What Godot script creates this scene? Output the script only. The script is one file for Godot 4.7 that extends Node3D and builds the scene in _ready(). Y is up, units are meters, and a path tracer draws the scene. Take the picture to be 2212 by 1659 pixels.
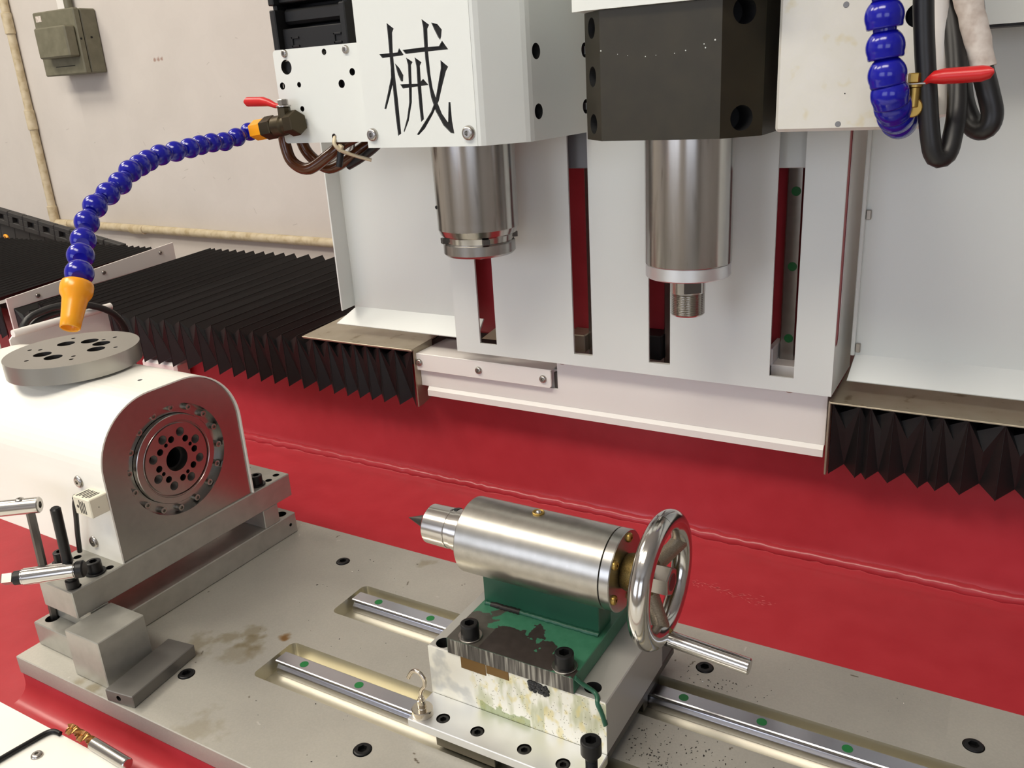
extends Node3D
# A small engraving machine: work table with rotary unit and tailstock, two spindle heads behind it, workshop wall at the back.
# World: x to the right along the table, y up, z towards the operator; metres; y = 0 is the top of the work table.

var M := {}
var taken := {}
var org := Vector3.ZERO      # added to every point: shapes are written in world coordinates, parts sit under a node at the thing's base
const XP := Vector3(1, 0, 0)
const YP := Vector3(0, 1, 0)
const ZP := Vector3(0, 0, 1)

# ---------------------------------------------------------------- shapes
class Shape:
	var st := SurfaceTool.new()
	var t := Transform3D()
	func _init(base := Transform3D()):
		t = base
		st.begin(Mesh.PRIMITIVE_TRIANGLES)
	func tri(a: Vector3, b: Vector3, c: Vector3, na: Vector3, nb: Vector3, nc: Vector3):
		var k := (b - a).cross(c - a)
		if k.length_squared() < 1e-20:
			return
		var pts := [[a, na], [b, nb], [c, nc]]
		if k.dot(na + nb + nc) > 0.0:
			pts = [[a, na], [c, nc], [b, nb]]
		var flip := t.basis.determinant() < 0.0
		if flip:
			pts.reverse()
		for p in pts:
			st.set_normal((t.basis * p[1]).normalized())
			st.set_uv(Vector2(p[0].x, p[0].y))
			st.add_vertex(t * p[0])
	func flat(a: Vector3, b: Vector3, c: Vector3, out: Vector3):
		var n := (b - a).cross(c - a).normalized()
		if n.dot(out) < 0.0:
			n = -n
		tri(a, b, c, n, n, n)
	func quad(a: Vector3, b: Vector3, c: Vector3, d: Vector3, out: Vector3):
		flat(a, b, c, out)
		flat(a, c, d, out)
	# box with chamfered edges
	func box(lo: Vector3, hi: Vector3, e := 0.0006):
		var c := (lo + hi) / 2.0
		var h := (hi - lo) / 2.0
		e = minf(e, minf(h.x, minf(h.y, h.z)) * 0.45)
		var p := func(s: Vector3, ax: int) -> Vector3:
			var v := Vector3(s.x * (h.x - e), s.y * (h.y - e), s.z * (h.z - e))
			v[ax] = s[ax] * h[ax]
			return c + v
		for ax in 3:
			var u := (ax + 1) % 3
			var w := (ax + 2) % 3
			for s in [-1.0, 1.0]:
				var n := Vector3.ZERO
				n[ax] = s
				var q := []
				for k in [[-1.0, -1.0], [1.0, -1.0], [1.0, 1.0], [-1.0, 1.0]]:
					var sg := Vector3.ZERO
					sg[ax] = s
					sg[u] = k[0]
					sg[w] = k[1]
					q.append(p.call(sg, ax))
				quad(q[0], q[1], q[2], q[3], n)
			for su in [-1.0, 1.0]:
				for sw in [-1.0, 1.0]:
					var n2 := Vector3.ZERO
					n2[u] = su
					n2[w] = sw
					var a := n2
					a[ax] = -1.0
					var b := n2
					b[ax] = 1.0
					quad(p.call(a, u), p.call(b, u), p.call(b, w), p.call(a, w), n2)
		for sx in [-1.0, 1.0]:
			for sy in [-1.0, 1.0]:
				for sz in [-1.0, 1.0]:
					var s3 := Vector3(sx, sy, sz)
					flat(p.call(s3, 0), p.call(s3, 1), p.call(s3, 2), s3)
	# profile of (radius, height) turned round the local y axis of f; smooth = round along the profile too
	func lathe(prof: Array, f := Transform3D(), n := 40, smooth := false, a0 := 0.0, a1 := TAU):
		var keep := t
		t = t * f
		var nrm: Array = []
		for i in prof.size() - 1:
			var d: Vector2 = prof[i + 1] - prof[i]
			nrm.append(Vector2(d.y, -d.x).normalized() if d.length() > 0.0 else Vector2(1, 0))
		for i in prof.size() - 1:
			var m0: Vector2 = nrm[i]
			var m1: Vector2 = nrm[i]
			if smooth:
				if i > 0:
					m0 = (nrm[i - 1] + nrm[i]).normalized()
				if i < nrm.size() - 1:
					m1 = (nrm[i] + nrm[i + 1]).normalized()
			var p0: Vector2 = prof[i]
			var p1: Vector2 = prof[i + 1]
			for k in n:
				var ca := cos(a0 + (a1 - a0) * k / n)
				var sa := sin(a0 + (a1 - a0) * k / n)
				var cb := cos(a0 + (a1 - a0) * (k + 1) / n)
				var sb := sin(a0 + (a1 - a0) * (k + 1) / n)
				var A := Vector3(p0.x * ca, p0.y, p0.x * sa)
				var B := Vector3(p0.x * cb, p0.y, p0.x * sb)
				var Cc := Vector3(p1.x * cb, p1.y, p1.x * sb)
				var D := Vector3(p1.x * ca, p1.y, p1.x * sa)
				if n <= 8:      # nuts and bars with flats
					ca = cos(a0 + (a1 - a0) * (k + 0.5) / n)
					sa = sin(a0 + (a1 - a0) * (k + 0.5) / n)
					cb = ca
					sb = sa
				var nA := Vector3(m0.x * ca, m0.y, m0.x * sa)
				var nB := Vector3(m0.x * cb, m0.y, m0.x * sb)
				var nC := Vector3(m1.x * cb, m1.y, m1.x * sb)
				var nD := Vector3(m1.x * ca, m1.y, m1.x * sa)
				tri(A, B, Cc, nA, nB, nC)
				tri(A, Cc, D, nA, nC, nD)
		t = keep
	# a rod with chamfered ends from a to b
	func rod(a: Vector3, b: Vector3, r: float, e := 0.0004, n := 28):
		var l := a.distance_to(b)
		lathe([Vector2(0, 0), Vector2(r - e, 0), Vector2(r, e), Vector2(r, l - e), Vector2(r - e, l), Vector2(0, l)], Shape.along(a, b), n)
	static func along(a: Vector3, b: Vector3) -> Transform3D:
		var y := (b - a).normalized()
		var x := y.cross(Vector3(0, 0, 1) if absf(y.z) < 0.9 else Vector3(1, 0, 0)).normalized()
		return Transform3D(Basis(x, y, x.cross(y)), a)
	# polygon (x, y) pushed from z = 0 to z = d in f; chamfer e on the far face; sides smooth where they bend less than 35 degrees
	func prism(poly: PackedVector2Array, d: float, f := Transform3D(), e := 0.0):
		var keep := t
		t = t * f
		if Geometry2D.is_polygon_clockwise(poly):
			poly.reverse()
		var n := poly.size()
		var en: Array = []
		for i in n:
			var v := poly[(i + 1) % n] - poly[i]
			en.append(Vector2(v.y, -v.x).normalized())
		var ins := PackedVector2Array()
		for i in n:
			var n0: Vector2 = en[(i + n - 1) % n]
			var n1: Vector2 = en[i]
			ins.append(poly[i] - (n0 + n1) * e / maxf(0.3, 1.0 + n0.dot(n1)))
		for i in n:
			var j := (i + 1) % n
			var m: Vector2 = en[i]
			var a: Vector2 = en[(i + n - 1) % n]
			var b: Vector2 = en[j]
			var na := (a + m).normalized() if a.dot(m) > 0.82 else m
			var nb := (b + m).normalized() if b.dot(m) > 0.82 else m
			var A := Vector3(poly[i].x, poly[i].y, 0)
			var B := Vector3(poly[j].x, poly[j].y, 0)
			var up := Vector3(0, 0, d - e)
			var n3a := Vector3(na.x, na.y, 0)
			var n3b := Vector3(nb.x, nb.y, 0)
			tri(A, B, B + up, n3a, n3b, n3b)
			tri(A, B + up, A + up, n3a, n3b, n3a)
			if e > 0.0:
				quad(A + up, B + up, Vector3(ins[j].x, ins[j].y, d), Vector3(ins[i].x, ins[i].y, d), Vector3(m.x, m.y, 1))
		var ix := Geometry2D.triangulate_polygon(poly)
		for k in range(0, ix.size(), 3):
			var P := [poly[ix[k]], poly[ix[k + 1]], poly[ix[k + 2]]]
			var Q := [ins[ix[k]], ins[ix[k + 1]], ins[ix[k + 2]]]
			flat(Vector3(P[0].x, P[0].y, 0), Vector3(P[1].x, P[1].y, 0), Vector3(P[2].x, P[2].y, 0), Vector3(0, 0, -1))
			flat(Vector3(Q[0].x, Q[0].y, d), Vector3(Q[1].x, Q[1].y, d), Vector3(Q[2].x, Q[2].y, d), Vector3(0, 0, 1))
		t = keep
	# round tube along a path
	func tube(path: Array, r: float, n := 14, flat_by := 1.0, radii: Array = []):
		var m := path.size()
		var rings: Array = []
		var u := Vector3.ZERO
		for i in m:
			var d: Vector3 = (path[mini(i + 1, m - 1)] - path[maxi(i - 1, 0)]).normalized()
			if i == 0:
				u = d.cross(Vector3(0, 1, 0) if absf(d.y) < 0.9 else Vector3(1, 0, 0)).normalized()
			else:
				u = (u - d * u.dot(d)).normalized()
			var v := d.cross(u)
			var ring: Array = []
			var rr: float = radii[i] if radii.size() else r
			for k in n:
				var q := u * cos(TAU * k / n) * flat_by + v * sin(TAU * k / n)
				ring.append([path[i] + q * rr, q.normalized()])
			rings.append(ring)
		for i in m - 1:
			for k in n:
				var j := (k + 1) % n
				tri(rings[i][k][0], rings[i][j][0], rings[i + 1][j][0], rings[i][k][1], rings[i][j][1], rings[i + 1][j][1])
				tri(rings[i][k][0], rings[i + 1][j][0], rings[i + 1][k][0], rings[i][k][1], rings[i + 1][j][1], rings[i + 1][k][1])
		for end in [0, m - 1]:
			var out: Vector3 = (path[0] - path[1]) if end == 0 else (path[m - 1] - path[m - 2])
			for k in n:
				flat(path[end], rings[end][k][0], rings[end][(k + 1) % n][0], out)
	# socket head: a face of outer radius r at height h with a hexagon recess (across flats s) of depth d, in f
	func hex_face(r: float, h: float, s: float, d: float, f: Transform3D, dome := 0.0):
		var keep := t
		t = t * f
		var n := 36
		for k in n:
			var p := []
			for q in [k, k + 1]:
				var a: float = TAU * q / n
				var w := fposmod(a, TAU / 6.0) - TAU / 12.0
				var ri := s * 0.5 / cos(w)
				p.append([Vector3(r * cos(a), h - dome, r * sin(a)), Vector3(ri * cos(a), h, ri * sin(a)), Vector3(ri * cos(a), h - d, ri * sin(a)), Vector3(cos(a), 0, sin(a))])
			quad(p[0][0], p[1][0], p[1][1], p[0][1], Vector3.UP)
			quad(p[0][1], p[1][1], p[1][2], p[0][2], -(p[0][3] + p[1][3]))
			flat(p[0][2], p[1][2], Vector3(0, h - d, 0), Vector3.UP)
		t = keep
	# socket cap screw head standing on f's origin
	func cap(r: float, h: float, f: Transform3D):
		lathe([Vector2(0, 0), Vector2(r, 0), Vector2(r, h - r * 0.14), Vector2(r * 0.97, h - r * 0.05), Vector2(r * 0.86, h)], f, 36)
		hex_face(r * 0.86, h, r * 0.98, h * 0.55, f)
	# button head
	func button(r: float, h: float, f: Transform3D):
		var prof := []
		for k in 9:
			var a := PI * 0.5 * k / 8.0
			prof.append(Vector2(r * (0.55 + 0.45 * cos(a)), h * sin(a)))
		lathe(prof, f, 32, true)
		hex_face(r * 0.55, h, r * 0.62, h * 0.7, f)
	func mesh(m: Material) -> ArrayMesh:
		st.set_material(m)
		return st.commit()

func S() -> Shape:
	return Shape.new(Transform3D(Basis(), org))

func numbered(called: String) -> String:
	if not taken.has(called):
		taken[called] = 0
		return called
	taken[called] += 1
	return "%s_%03d" % [called, taken[called]]

func thing(called: String, label: String, category: String, at: Vector3, group := "") -> Node3D:
	var o := Node3D.new()
	o.name = numbered(called)
	add_child(o, true)
	o.position = at
	o.set_meta("label", label)
	o.set_meta("category", category)
	if group:
		o.set_meta("group", group)
	org = -at
	return o

func part(called: String, sh: Shape, m: Material, parent: Node, label := "") -> MeshInstance3D:
	var o := MeshInstance3D.new()
	o.name = called
	o.mesh = sh.mesh(m)
	o.cast_shadow = GeometryInstance3D.SHADOW_CASTING_SETTING_ON
	parent.add_child(o, true)
	if label:
		o.set_meta("label", label)
	return o

func struct(called: String, sh: Shape, m: Material, label: String) -> MeshInstance3D:
	var o := part(called, sh, m, self, label)
	o.set_meta("kind", "structure")
	return o

func again(src: MeshInstance3D, parent: Node, f: Transform3D) -> MeshInstance3D:
	var o: MeshInstance3D = src.duplicate()
	o.name = String(src.name).rstrip("0123456789").rstrip("_")
	parent.add_child(o, true)
	o.transform = f
	return o

# boolean parts
func csg(called: String, parent: Node) -> CSGCombiner3D:
	var c := CSGCombiner3D.new()
	c.name = called
	parent.add_child(c, true)
	c.position = org
	return c

func cbox(c: Node, lo: Vector3, hi: Vector3, m: Material, cut := true) -> CSGBox3D:
	var b := CSGBox3D.new()
	b.name = "cut_box" if cut else "solid_box"
	b.size = hi - lo
	b.position = (lo + hi) / 2.0
	b.material = m
	b.operation = CSGShape3D.OPERATION_SUBTRACTION if cut else CSGShape3D.OPERATION_UNION
	c.add_child(b, true)
	return b

func ccyl(c: Node, a: Vector3, b: Vector3, r: float, m: Material, cut := true, n := 32, cone := false) -> CSGCylinder3D:
	var y := CSGCylinder3D.new()
	y.name = "cut_hole" if cut else "solid_disc"
	y.radius = r
	y.height = a.distance_to(b)
	y.sides = n
	y.cone = cone
	y.material = m
	y.transform = Shape.along(a, b)
	y.position = (a + b) / 2.0
	y.operation = CSGShape3D.OPERATION_SUBTRACTION if cut else CSGShape3D.OPERATION_UNION
	c.add_child(y, true)
	return y

# polygon (x, y) pushed along f's -z ... from z = 0 to z = -d
func cpoly(c: Node, pts: PackedVector2Array, d: float, f: Transform3D, m: Material, cut := true) -> CSGPolygon3D:
	var y := CSGPolygon3D.new()
	y.name = "cut_outline" if cut else "solid_outline"
	y.polygon = pts
	y.mode = CSGPolygon3D.MODE_DEPTH
	y.depth = d
	y.transform = f
	y.material = m
	y.operation = CSGShape3D.OPERATION_SUBTRACTION if cut else CSGShape3D.OPERATION_UNION
	c.add_child(y, true)
	return y

func cmesh(c: Node, sh: Shape, m: Material) -> CSGMesh3D:
	var y := CSGMesh3D.new()
	y.name = "solid_shape"
	y.mesh = sh.mesh(m)
	y.material = m
	c.add_child(y, true)
	return y

func rounded(lo: Vector2, hi: Vector2, r: float, n := 6) -> PackedVector2Array:
	var p := PackedVector2Array()
	for k in 4:
		var c := Vector2(hi.x - r if k in [0, 3] else lo.x + r, hi.y - r if k in [0, 1] else lo.y + r)
		for i in n + 1:
			p.append(c + Vector2.from_angle(PI * 0.5 * (k + float(i) / n)) * r)
	return p

# rounds every corner of an outline
func soften(poly: PackedVector2Array, r: float, n := 5) -> PackedVector2Array:
	var out := PackedVector2Array()
	var m := poly.size()
	for i in m:
		var p := poly[i]
		var a := (poly[(i + m - 1) % m] - p)
		var b := (poly[(i + 1) % m] - p)
		var k := minf(r, minf(a.length(), b.length()) * 0.45)
		for j in n + 1:
			var q := float(j) / n
			out.append((p + a.normalized() * k).lerp(p, q).lerp(p.lerp(p + b.normalized() * k, q), q))
	return out

func mat(color: Color, rough: float, metal := 0.0) -> StandardMaterial3D:
	var m := StandardMaterial3D.new()
	m.albedo_color = color
	m.roughness = rough
	m.metallic = metal
	return m

func c8(r: int, g: int, b: int) -> Color:
	return Color8(r, g, b)

func noise_tex(freq: float, ramp: Array, size := 512, s := 1, type := FastNoiseLite.TYPE_SIMPLEX_SMOOTH, oct := 4) -> NoiseTexture2D:
	var n := FastNoiseLite.new()
	n.seed = s
	n.noise_type = type
	n.frequency = freq
	n.fractal_octaves = oct
	var t := NoiseTexture2D.new()
	t.width = size
	t.height = size
	t.seamless = true
	t.noise = n
	var g := Gradient.new()
	g.offsets = PackedFloat32Array(ramp.map(func(q): return q[0]))
	g.colors = PackedColorArray(ramp.map(func(q): return q[1]))
	t.color_ramp = g
	return t

func bump_tex(freq: float, strength: float, s := 3) -> NoiseTexture2D:
	var n := FastNoiseLite.new()
	n.seed = s
	n.frequency = freq
	n.fractal_octaves = 3
	var t := NoiseTexture2D.new()
	t.width = 512
	t.height = 512
	t.seamless = true
	t.as_normal_map = true
	t.bump_strength = strength
	t.noise = n
	return t

func world_map(m: StandardMaterial3D, tex: Texture2D, scale: float, rough_tex: Texture2D = null) -> StandardMaterial3D:
	m.albedo_texture = tex
	m.uv1_triplanar = true
	m.uv1_world_triplanar = true
	m.uv1_scale = Vector3(scale, scale, scale)
	if rough_tex:
		m.roughness_texture = rough_tex
	return m

func _ready():
	setup_view()
	setup_materials()
	build_room()
	build_bed()
	build_table()
	build_gantry()
	build_left_head()
	build_right_head()
	build_left_hose()
	build_right_hose()
	build_rotary()
	build_tailstock()
	build_small_things()
	build_wall_things()

# ---------------------------------------------------------------- camera, sky, lights, exposure
func setup_view():
	var cam := Camera3D.new()
	cam.name = "camera"
	cam.keep_aspect = Camera3D.KEEP_HEIGHT
	cam.fov = 48.418
	cam.near = 0.02
	cam.far = 40.0
	cam.transform = Transform3D(Basis(Vector3(0.86370414, -0.05795733, -0.50065568), Vector3(-0.12146072, 0.94015236, -0.31837218), Vector3(0.48914462, 0.33578936, 0.80497394)), Vector3(0, 0.459, 0))
	add_child(cam)
	cam.current = true
	var env := Environment.new()
	env.background_mode = Environment.BG_SKY
	var sky := Sky.new()
	var sm := ProceduralSkyMaterial.new()
	sm.sky_top_color = c8(150, 175, 215)
	sm.sky_horizon_color = c8(215, 222, 232)
	sm.ground_bottom_color = c8(120, 118, 112)
	sm.ground_horizon_color = c8(200, 200, 200)
	sky.sky_material = sm
	env.sky = sky
	env.background_energy_multiplier = 1.0
	env.tonemap_mode = Environment.TONE_MAPPER_LINEAR
	env.tonemap_exposure = 1.05
	env.sdfgi_enabled = true
	env.ssao_enabled = true
	env.ssil_enabled = true
	var we := WorldEnvironment.new()
	we.name = "environment"
	we.environment = env
	add_child(we)

# each: centre of the glowing face, direction it faces, size, energy, colour
const CEILING_LIGHTS := [[-1.9, 0.5], [-0.45, 0.65], [-2.7, -0.4]]
const CEILING_ENERGY := 2.6
const WINDOW_ENERGY := 2.6

func area_light(called: String, at: Vector3, towards: Vector3, size: Vector2, energy: float, color: Color):
	var l := AreaLight3D.new()
	l.name = called
	l.area_size = size
	l.area_normalize_energy = true
	l.light_energy = energy
	l.light_color = color
	l.area_range = 12.0
	l.area_attenuation = 2.0
	l.shadow_enabled = true
	add_child(l, true)
	l.look_at_from_position(at, at + towards, Vector3.UP if absf(towards.y) < 0.9 else Vector3.BACK)

func setup_materials():
	var m: StandardMaterial3D
	M.wall = wall_material()
	M.ceiling = mat(c8(235, 233, 228), 0.95)
	M.floor = world_map(mat(Color.WHITE, 0.6), noise_tex(0.02, [[0.0, c8(120, 120, 116)], [1.0, c8(150, 150, 146)]], 512, 6), 0.7)
	m = mat(c8(222, 225, 220), 0.38)
	m.normal_enabled = true
	M.white = m
	M.white.normal_texture = bump_tex(0.12, 1.0)
	M.white.normal_scale = 0.06
	M.white.uv1_triplanar = true
	M.white.uv1_world_triplanar = true
	M.white.uv1_scale = Vector3(14, 14, 14)
	m = mat(c8(243, 241, 232), 0.33)
	M.cream = m
	m = world_map(mat(Color.WHITE, 0.45), noise_tex(0.02, [[0.0, c8(222, 214, 196)], [0.6, c8(236, 230, 215)], [1.0, c8(240, 236, 224)]], 512, 8), 5.0)
	M.stained_white = m
	m = world_map(mat(Color.WHITE, 0.3), noise_tex(0.015, [[0.0, c8(170, 48, 56)], [0.5, c8(175, 52, 60)], [1.0, c8(180, 56, 64)]], 512, 9), 3.0)
	m.normal_enabled = true
	m.normal_texture = bump_tex(0.05, 1.5, 4)
	m.normal_scale = 0.07
	M.red = m
	M.scuff = mat(c8(206, 104, 106), 0.45)
	M.black = mat(c8(16, 16, 17), 0.5)
	M.hole = mat(c8(10, 10, 10), 0.7)
	M.rubber = mat(c8(24, 23, 23), 0.42)
	M.bellows = world_map(mat(Color.WHITE, 0.46), noise_tex(0.04, [[0.0, c8(9, 9, 10)], [0.7, c8(14, 14, 14)], [1.0, c8(21, 20, 20)]], 512, 10), 6.0)
	M.oxide = mat(c8(34, 33, 33), 0.42, 0.5)
	M.screw = mat(c8(26, 26, 27), 0.36, 0.45)
	M.zinc = mat(c8(176, 172, 166), 0.3, 1.0)
	M.steel = world_map(mat(Color.WHITE, 0.27, 1.0), noise_tex(0.03, [[0.0, c8(158, 155, 150)], [0.5, c8(164, 161, 156)], [1.0, c8(168, 165, 160)]], 512, 11), 6.0)
	M.ground = world_map(mat(Color.WHITE, 0.27, 1.0), noise_tex(0.03, [[0.0, c8(170, 168, 164)], [1.0, c8(178, 176, 172)]], 512, 12), 8.0)
	M.bright = mat(c8(196, 193, 188), 0.2, 1.0)
	M.chrome = mat(c8(196, 194, 190), 0.15, 1.0)
	M.alu = mat(c8(224, 226, 228), 0.38, 0.9)
	M.milled = mat(c8(226, 220, 198), 0.34, 0.85)
	M.box_cream = world_map(mat(Color.WHITE, 0.4), noise_tex(0.012, [[0.0, c8(206, 197, 170)], [0.22, c8(211, 208, 198)], [1.0, c8(214, 211, 203)]], 512, 31), 6.0)
	M.rail = mat(c8(188, 188, 194), 0.22, 1.0)
	M.dark_steel = mat(c8(98, 95, 92), 0.42, 1.0)
	M.thread = mat(c8(46, 42, 39), 0.45, 0.5)
	M.green_cap = mat(c8(20, 112, 54), 0.45)
	M.anod = world_map(mat(Color.WHITE, 0.42, 0.35), noise_tex(0.02, [[0.0, c8(43, 38, 25)], [1.0, c8(52, 46, 31)]], 256, 13), 6.0)
	M.anod_side = mat(c8(60, 57, 58), 0.4, 0.4)
	M.blue = mat(c8(20, 22, 150), 0.16)
	M.orange = mat(c8(246, 164, 34), 0.25)
	M.orange.subsurf_scatter_enabled = true
	M.orange.subsurf_scatter_strength = 0.2
	M.red_grip = mat(c8(196, 24, 26), 0.35)
	M.brass_dirty = mat(c8(72, 64, 48), 0.45, 0.8)
	M.brass = mat(c8(178, 148, 82), 0.35, 1.0)
	M.brown_tube = mat(c8(92, 52, 28), 0.18)
	M.grey_olive = world_map(mat(Color.WHITE, 0.5), noise_tex(0.02, [[0.0, c8(104, 101, 82)], [1.0, c8(122, 119, 99)]], 256, 14), 5.0)
	M.conduit = world_map(mat(Color.WHITE, 0.5), noise_tex(0.03, [[0.0, c8(170, 150, 112)], [0.5, c8(205, 190, 158)], [1.0, c8(218, 205, 178)]], 256, 15), 4.0)
	M.cloth = world_map(mat(Color.WHITE, 0.95), noise_tex(0.05, [[0.0, c8(178, 162, 150)], [0.6, c8(214, 204, 194)], [1.0, c8(226, 218, 208)]], 256, 16), 8.0)
	M.beige = world_map(mat(Color.WHITE, 0.4, 0.7), noise_tex(0.012, [[0.0, c8(120, 108, 84)], [0.2, c8(168, 158, 138)], [1.0, c8(178, 170, 152)]], 512, 17), 5.0)
	M.pink_white = mat(c8(234, 230, 224), 0.42)
	M.sensor = mat(c8(226, 220, 200), 0.45)
	M.copper = mat(c8(112, 84, 42), 0.45, 0.6)
	M.gold = mat(c8(158, 112, 66), 0.25, 1.0)
	M.clear_tie = mat(c8(214, 200, 168), 0.4)
	M.green_paint = mat(c8(32, 84, 62), 0.38)
	M.filed = world_map(mat(Color.WHITE, 0.4, 0.85), noise_tex(0.06, [[0.0, c8(60, 58, 56)], [0.5, c8(96, 93, 90)], [0.75, c8(150, 148, 142)], [1.0, c8(196, 194, 188)]], 512, 19), 1.0)
	M.filed.uv1_scale = Vector3(9, 0.5, 9)
	M.scratched = world_map(mat(Color.WHITE, 0.31, 1.0), noise_tex(0.02, [[0.0, c8(166, 163, 156)], [0.8, c8(180, 177, 170)], [1.0, c8(196, 194, 188)]], 512, 22), 9.0)
	M.block_steel = world_map(mat(Color.WHITE, 0.36, 0.6), noise_tex(0.02, [[0.0, c8(164, 162, 154)], [0.5, c8(172, 170, 162)], [1.0, c8(178, 176, 168)]], 512, 27), 5.0)
	M.disc = mat(c8(176, 174, 168), 0.3, 0.85)
	M.spindle = world_map(mat(Color.WHITE, 0.19, 1.0), noise_tex(0.03, [[0.0, c8(120, 114, 106)], [0.2, c8(182, 179, 174)], [1.0, c8(194, 191, 186)]], 512, 28), 1.0)
	M.spindle.uv1_scale = Vector3(9, 0.8, 9)
	M.satin = mat(c8(180, 178, 172), 0.42, 0.45)
	M.arm_grey = mat(c8(122, 122, 124), 0.45, 0.3)
	M.matte_steel = mat(c8(128, 126, 122), 0.5, 0.9)
	M.nickel = mat(c8(206, 196, 180), 0.16, 1.0)
	M.cast = world_map(mat(Color.WHITE, 0.5, 0.9), noise_tex(0.15, [[0.0, c8(120, 108, 92)], [1.0, c8(176, 166, 150)]], 256, 24), 20.0)
	M.cast_brass = world_map(mat(Color.WHITE, 0.45, 0.9), noise_tex(0.15, [[0.0, c8(96, 80, 46)], [1.0, c8(176, 150, 92)]], 256, 25), 20.0)
	M.chain = mat(c8(44, 42, 41), 0.6)
	M.plate = plate_material()
	M.peeled = peeled_material()
	M.drip = drip_material()

func blot(im: Image, at: Vector2, r: float, col: Color, rng: RandomNumberGenerator, strength := 0.6):
	var n := FastNoiseLite.new()
	n.seed = rng.randi() % 1000
	n.frequency = 0.05
	for y in range(int(at.y - r * 1.6), int(at.y + r * 1.6)):
		for x in range(int(at.x - r * 1.6), int(at.x + r * 1.6)):
			var px := posmod(x, im.get_width())
			var py := posmod(y, im.get_height())
			var d := Vector2(x - at.x, y - at.y).length() / r + n.get_noise_2d(x, y) * 0.9
			if d < 1.0:
				im.set_pixel(px, py, im.get_pixel(px, py).lerp(col, clampf((1.0 - d) * 1.6, 0.0, 1.0) * strength))

# scuffed plaster; 1.25 m square over x and y
func wall_material() -> StandardMaterial3D:
	var rng := RandomNumberGenerator.new()
	rng.seed = 15
	var w := 1024
	var im := Image.create(w, w, false, Image.FORMAT_RGB8)
	var n := FastNoiseLite.new()
	n.seed = 6
	n.frequency = 0.004
	n.fractal_octaves = 4
	var base := c8(211, 204, 196)
	for y in w:
		for x in w:
			var v := n.get_noise_2d(x, y) * 0.022
			im.set_pixel(x, y, Color(base.r + v, base.g + v, base.b + v))
	var at := func(px: float, py: float) -> Vector2: return Vector2(fposmod(px * 0.8, 1.0) * w, fposmod(-py * 0.8, 1.0) * w)
	for q in [[-2.128, 0.566, 5], [-2.112, 0.566, 6], [-2.098, 0.567, 5]]:
		blot(im, at.call(q[0], q[1]), q[2], c8(140, 100, 86), rng, 0.6)
	for k in 26:
		var p: Vector2 = at.call(rng.randf_range(-2.6, -1.6), rng.randf_range(0.1, 0.75))
		var dir := Vector2.from_angle(rng.randf_range(-0.5, 1.2))
		var len := rng.randi_range(3, 16)
		for i in len:
			var q := p + dir * i
			var px := posmod(int(q.x), w)
			var py := posmod(int(q.y), w)
			im.set_pixel(px, py, im.get_pixel(px, py).lerp(c8(120, 110, 102), 0.35))
	return world_map(mat(Color.WHITE, 0.9), ImageTexture.create_from_image(im), 0.8)

# ground nickel-grey top of the work table with old oil stains; 1 m square, laid over x and z
func plate_material() -> StandardMaterial3D:
	var rng := RandomNumberGenerator.new()
	rng.seed = 7
	var w := 1024
	var im := Image.create(w, w, false, Image.FORMAT_RGB8)
	var n := FastNoiseLite.new()
	n.frequency = 0.006
	n.fractal_octaves = 4
	var base := c8(184, 181, 172)
	for y in w:
		for x in w:
			var v := n.get_noise_2d(x, y) * 0.045 + rng.randf_range(-0.012, 0.012)
			im.set_pixel(x, y, Color(base.r + v, base.g + v, base.b + v * 0.9))
	var at := func(px: float, pz: float) -> Vector2: return Vector2(fposmod(px, 1.0) * w, fposmod(pz, 1.0) * w)
	for q in [[-0.548, -0.425, 13, 0.5], [-0.556, -0.437, 11, 0.35], [-0.532, -0.415, 9, 0.3], [-0.568, -0.42, 12, 0.35], [-0.59, -0.40, 18, 0.3], [-0.545, -0.405, 16, 0.25], [-0.62, -0.318, 10, 0.4], [-0.64, -0.32, 8, 0.35], [-0.5, -0.325, 22, 0.2], [-0.48, -0.6, 10, 0.3], [-0.58, -0.385, 12, 0.3]]:
		blot(im, at.call(q[0], q[1]), q[2], c8(118, 102, 66), rng, q[3])
	blot(im, at.call(-0.523, -0.441), 7, c8(120, 78, 32), rng, 0.8)
	for k in 240:
		var p := Vector2(rng.randf(), rng.randf()) * w
		var dir := Vector2.from_angle(rng.randf() * TAU)
		var light := rng.randf() < 0.45
		for i in rng.randi_range(1, 7):
			var q := p + dir * i
			im.set_pixel(posmod(int(q.x), w), posmod(int(q.y), w), c8(206, 203, 196) if light else c8(96, 88, 74))
	var m := mat(Color.WHITE, 0.5, 0.62)
	return world_map(m, ImageTexture.create_from_image(im), 1.0)

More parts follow.
